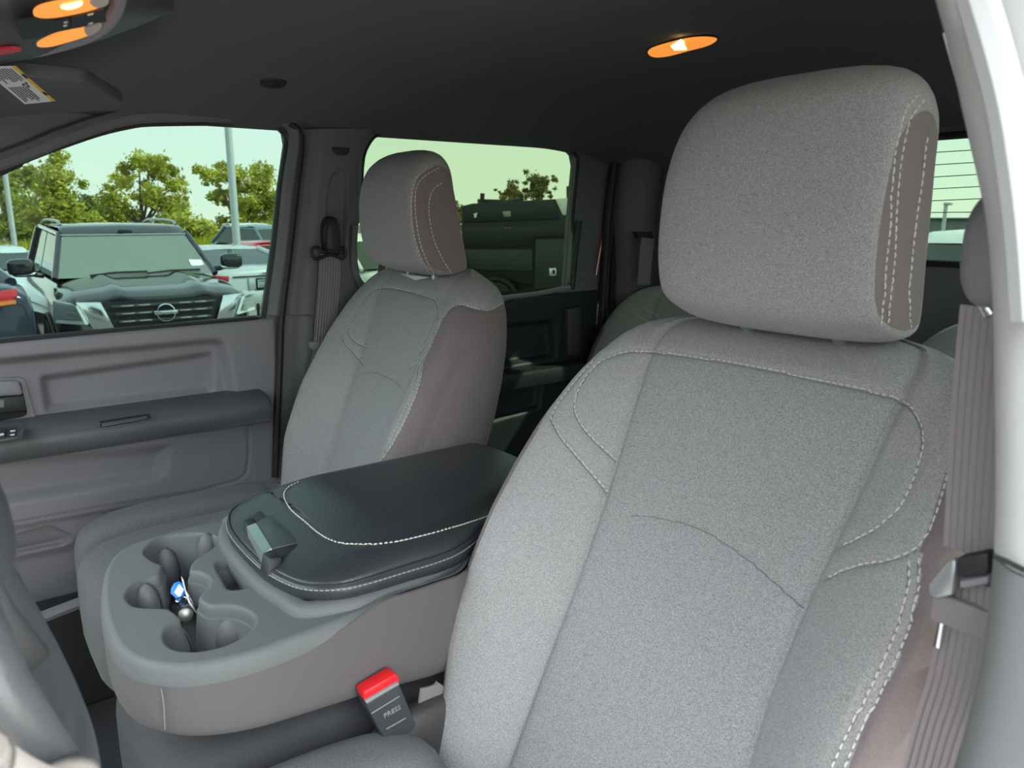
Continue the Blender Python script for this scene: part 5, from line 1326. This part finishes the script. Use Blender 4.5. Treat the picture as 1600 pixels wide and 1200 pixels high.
sb('windscreen_sticker', WHT, suv, [(1.19, .62, 1.385), (1.19, .78, 1.375), (1.12, .76, 1.45), (1.12, .61, 1.455)], (.012, 0, .006), label='white sticker in the corner')
mb = MB(); mb.box((.66, -.0, 1.80), (.05, .16, .05), bev=.01); mb.build('camera_housing', BLKT, suv)
put(suv, 10.41, -2.03, 178.2)

# ---- silver sedan, tail towards the truck
PS = mat('silver_car_paint', (.56, .62, .60), .25, metal=.35, coat=.8)
sed = car('sedan', 'silver sedan right of the black suv, its tail towards the window', 'car', PS,
    [(-2.45, .78, 1.03), (-2.40, .84, 1.11), (-2.2, .90, 1.15), (-1.4, .92, 1.14), (0, .93, 1.03), (1.2, .92, .98), (2.2, .86, .86), (2.45, .75, .72)],
    (-1.75, -.75, .35, 1.35, 1.14, 1.0, 1.44, .60, .84), 1.86, (1.45, -1.4), .33)
for s in (1, -1):
    sb('tail_lamp', TAIL, sed, [(-2.47, s*.62, 1.02), (-2.38, s*.87, 1.04), (-2.37, s*.88, .90), (-2.47, s*.64, .92)], (-.02, 0, 0), .006)
mb = MB(); mb.box((-2.46, 0, 1.00), (.03, 1.10, .018), bev=.004); mb.build('trunk_seam', BLKT, sed)
mb = MB(); mb.box((-2.47, 0, .87), (.02, .60, .20), bev=.01); mb.build('plate_recess', PS, sed)
mb = MB(); mb.box((-2.485, 0, .87), (.012, .36, .19), bev=.004); pl = mb.build('licence_plate', BLKT, sed)
mb = MB(); mb.box((-2.493, 0, .875), (.004, .31, .13)); mb.build('plate_face', mat('plate_blue_grey', (.30, .38, .42), .5), pl)
for z in (.915, .84): mb = MB(); mb.box((-2.497, 0, z), (.003, .24, .014)); mb.build('plate_strip', mat('plate_dark', (.08, .12, .14), .5), pl)
mb = MB(); mb.box((-2.45, 0, .62), (.12, 1.72, .30), bev=.06); mb.build('rear_bumper', PS, sed)
mb = MB(); mb.box((-2.475, 0, 1.055), (.02, .10, .03), bev=.006); mb.build('trunk_badge', SATIN, sed)
put(sed, 14.55, -4.42, 3)

# ---- dark blue car at the left edge (tail lamp towards us)
PN = mat('navy_car_paint', (.006, .014, .036), .2, spec=.5, coat=.6)
blu = car('car', 'dark navy car cut by the left window edge with a red tail lamp', 'car', PN,
    [(-2.3, .86, 1.26), (-2.2, .92, 1.40), (-1.4, .95, 1.42), (0, .95, 1.10), (1.3, .93, 1.02), (2.2, .85, .85)],
    (-1.9, -1.2, .3, 1.2, 1.38, 1.04, 1.66, .60, .80), 1.9, (1.4, -1.35), .34)
for s in (1, -1):
    lt = sb('tail_lamp', TAIL, blu, [(-2.30, s*.42, 1.31), (-2.27, s*.80, 1.36), (-2.27, s*.80, 1.20), (-2.30, s*.45, 1.19)], (-.02, 0, 0), .006)
    sb('amber_band', mat('amber_lens', (.75, .22, .05), .25), lt, [(-2.32, s*.50, 1.24), (-2.30, s*.78, 1.26), (-2.30, s*.78, 1.225), (-2.32, s*.52, 1.205)], (-.012, 0, 0))
    sb('reflector', TAIL, blu, [(-2.30, s*.55, .80), (-2.27, s*.82, .81), (-2.27, s*.82, .77), (-2.30, s*.55, .76)], (-.03, 0, 0))
T = Matrix.Translation((-2.33, -.60, .98)) @ Matrix(((0, 0, -1, 0), (-1, 0, 0, 0), (0, 1, 0, 0), (0, 0, 0, 1)))
put(blu, 9.55, .27, 2)

# ---- other parked cars
PW = mat('white_car_paint', (.75, .78, .77), .2, coat=.8); PR = mat('red_car_paint', (.50, .03, .05), .2, coat=.8); PT = mat('teal_car_paint', (.10, .18, .20), .2, coat=.8)
def hatch(label, m, px, dist_x, deg, k=1.0, tall=1.62, name='car'):
    c = car(name, label, 'car', m, [(-2.25, .84, 1.0), (-2.15, .90, 1.10), (-1.2, .92, 1.08), (0, .92, 1.0), (1.3, .90, .98), (2.1, .82, .82), (2.25, .74, .72)],
        (-2.05, -1.5, .25, 1.15, 1.08, 1.0, tall, .66, .84), 1.86, (1.35, -1.35), .34)
    p = atX(px[0], px[1], dist_x); put(c, p.x, p.y, deg); c.scale = (k, k, k); return c
hatch('white suv parked far behind at the left, near the thin light pole', mat('ice_white_paint', (.55, .63, .66), .2, coat=.8), (-25, 388), 17.5, 186, 1.0, 1.40, 'suv')
hatch('red car far off behind the silver sedan', PR, (398, 392), 19.2, 96, 1.0, 1.36)
hatch('white car far off behind the red one', PW, (390, 380), 29.0, 170, 1.05, 1.62)
hatch('teal suv far off at the right end of the passenger window', PT, (424, 380), 23.4, 190, 1.05, 1.62, 'suv')
# seen through the small pillar opening and past the headrest
hatch('white car glimpsed through the pillar grab loop', PW, (575, 415), 13.5, 185, 1.0, 1.62)

# ---- service truck beyond the rear door
PK = mat('service_body_black', (.014, .017, .018), .45, spec=.4)
A_, B_ = Vector((9.3, -6.6, 0)), Vector((7.55, -8.25, 0))
axd = (B_-A_).normalized(); nrm = Vector((-axd.y, axd.x, 0)); nrm = nrm if nrm.dot(Vector((CAM.x, CAM.y, 0))-A_) > 0 else -nrm
def tp(px, py, off=0.0): return atP(px, py, A_+nrm*off, nrm)
st_ = thing('work_truck', 'black utility work truck with tool boxes and roof rack seen through the rear door', 'truck', (A_.x, A_.y, 0))
DK = -nrm*1.9
def tslab(pts, name, m, off=0.0, d=None, bev=.01, parent=None): mb = MB(); mb.prism([tp(*p, off) for p in pts], d if d is not None else -nrm*.03); return mb.build(name, m, parent or st_, bev=bev)
tslab([(721, 322), (738, 318), (868, 311), (877, 334), (960, 340), (960, 470), (722, 425)], 'box_body', PK, 0, DK)
tslab([(868, 312), (872, 310), (990, 304), (990, 336), (879, 336)], 'sloped_panel', mat('sunlit_panel', (.80, .76, .66), .6), .012, -nrm*.04)  # face of the black body; sunlight on it put into the pale colour
tslab([(723, 326), (866, 317), (874, 342), (723, 348)], 'upper_door', PK, .03)
tslab([(724, 354), (836, 352), (892, 352), (892, 371), (836, 371), (832, 386), (726, 386)], 'side_panel', PK, .028)
tslab([(726, 390), (832, 390), (832, 424), (735, 421)], 'lower_panel', mat('panel_dark_grey', (.028, .034, .032), .5), .03)
dr = tslab([(837, 374), (900, 374), (900, 452), (835, 455)], 'tool_door', mat('panel_slate', (.022, .028, .032), .45), .045)
tslab([(858, 419), (869, 419), (869, 431), (858, 431)], 'latch_plate', SATIN, .055, -nrm*.01, .003, dr)
tslab([(863, 422), (867, 422), (867, 428), (863, 428)], 'latch_slot', GAP, .058, -nrm*.005, 0, dr)
tslab([(785, 330), (798, 330), (798, 339), (787, 339)], 'latch_plate', mat('dull_brass', (.30, .30, .22), .4, metal=.5), .034, -nrm*.005, .003)
tslab([(740, 334), (746, 332), (744, 340), (741, 340)], 'latch_plate', SATIN, .034, -nrm*.005, 0)
tslab([(787, 355.5), (799, 355.5), (799, 357), (787, 357)], 'red_reflector', mat('dull_red', (.30, .10, .08), .5), .034, -nrm*.005, 0)
g0, g1 = tp(722, 425), tp(955, 470)
mb = MB(); mb.prism([g0-nrm*.25, g1-nrm*.25, Vector((g1.x, g1.y, .02))-nrm*.25, Vector((g0.x, g0.y, .02))-nrm*.25], -nrm*1.3); mb.build('chassis', BLKT, st_)
# roof rack
mb = MB()
for a, b, r in (((753, 318), (754, 302), .035), ((753, 314), (784, 315), .03), ((752, 311), (752, 318), .06), ((888, 312), (888, 291), .03), ((888, 304), (960, 304), .03), ((815, 304), (816, 316), .03), ((784, 315), (816, 312), .02)):
    mb.tube([tp(*a, -.3), tp(*b, -.3)], r, 6)
mb.build('roof_rack', BLKT, st_)
wc_ = tp(775, 470, .0); r_ = .30
mb = MB(); mb.lathe([(r_*.6, -.1), (r_*.95, -.12), (r_, -.06), (r_, .06), (r_*.95, .12), (r_*.6, .12)], wc_+nrm*.05, nrm, 28); wv = mb.build('wheel', TYRE, st_)
mb = MB(); mb.lathe([(r_*.58, .10), (r_*.55, .12), (r_*.2, .06), (0, .07)], wc_+nrm*.05, nrm, 20, cap=False); mb.build('rim', RIM, wv)
mb = MB(); mb.lathe([(r_*1.08, .0), (r_*1.28, .0), (r_*1.28, .05), (r_*1.08, .05)], wc_+nrm*.03, nrm, 28, cap=False); mb.build('wheel_arch', PK, st_)

# ---- behind the cabin, through the back glass
bh = hatch('white suv parked behind the truck, seen through the back glass', PW, (1490, 400), 2.4, 90, 1.08, 1.72, 'suv')
p = atY(1500, 395, -7.5); put(bh, p.x, p.y-1.0, 80)
bld = thing('warehouse', 'long grey low building on the horizon behind the truck', 'building', (14, -60, 0))
mb = MB(); a = atY(1455, 343, -60); b = atY(1600, 343, -60); mb.box(((a.x+b.x)/2, -64, .85), (60, 8, 1.7), bev=.02); mb.build('wall', mat('grey_cladding', (.20, .21, .21), .7), bld)
mb = MB(); mb.box(((a.x+b.x)/2, -64, 1.74), (60.6, 8.6, .12), bev=.02); mb.build('roof', mat('dark_roof', (.10, .10, .11), .7), bld)
q = atY(1477, 330, -30); t = thing('light_pole', 'small far light pole with a short arm seen through the back glass', 'light pole', (q.x, q.y, 0))
tp_ = atY(1478, 318, -30); mb = MB(); mb.tube([Vector((q.x, q.y, 0)), Vector((q.x, q.y, tp_.z))], .07, 8); mb.build('shaft', GALV, t)
a = atY(1485, 319, -30); mb = MB(); mb.box((tp_+a)/2, (abs(a.x-tp_.x)+.1, .2, .10), bev=.02); mb.build('lamp_head', GALV, t)
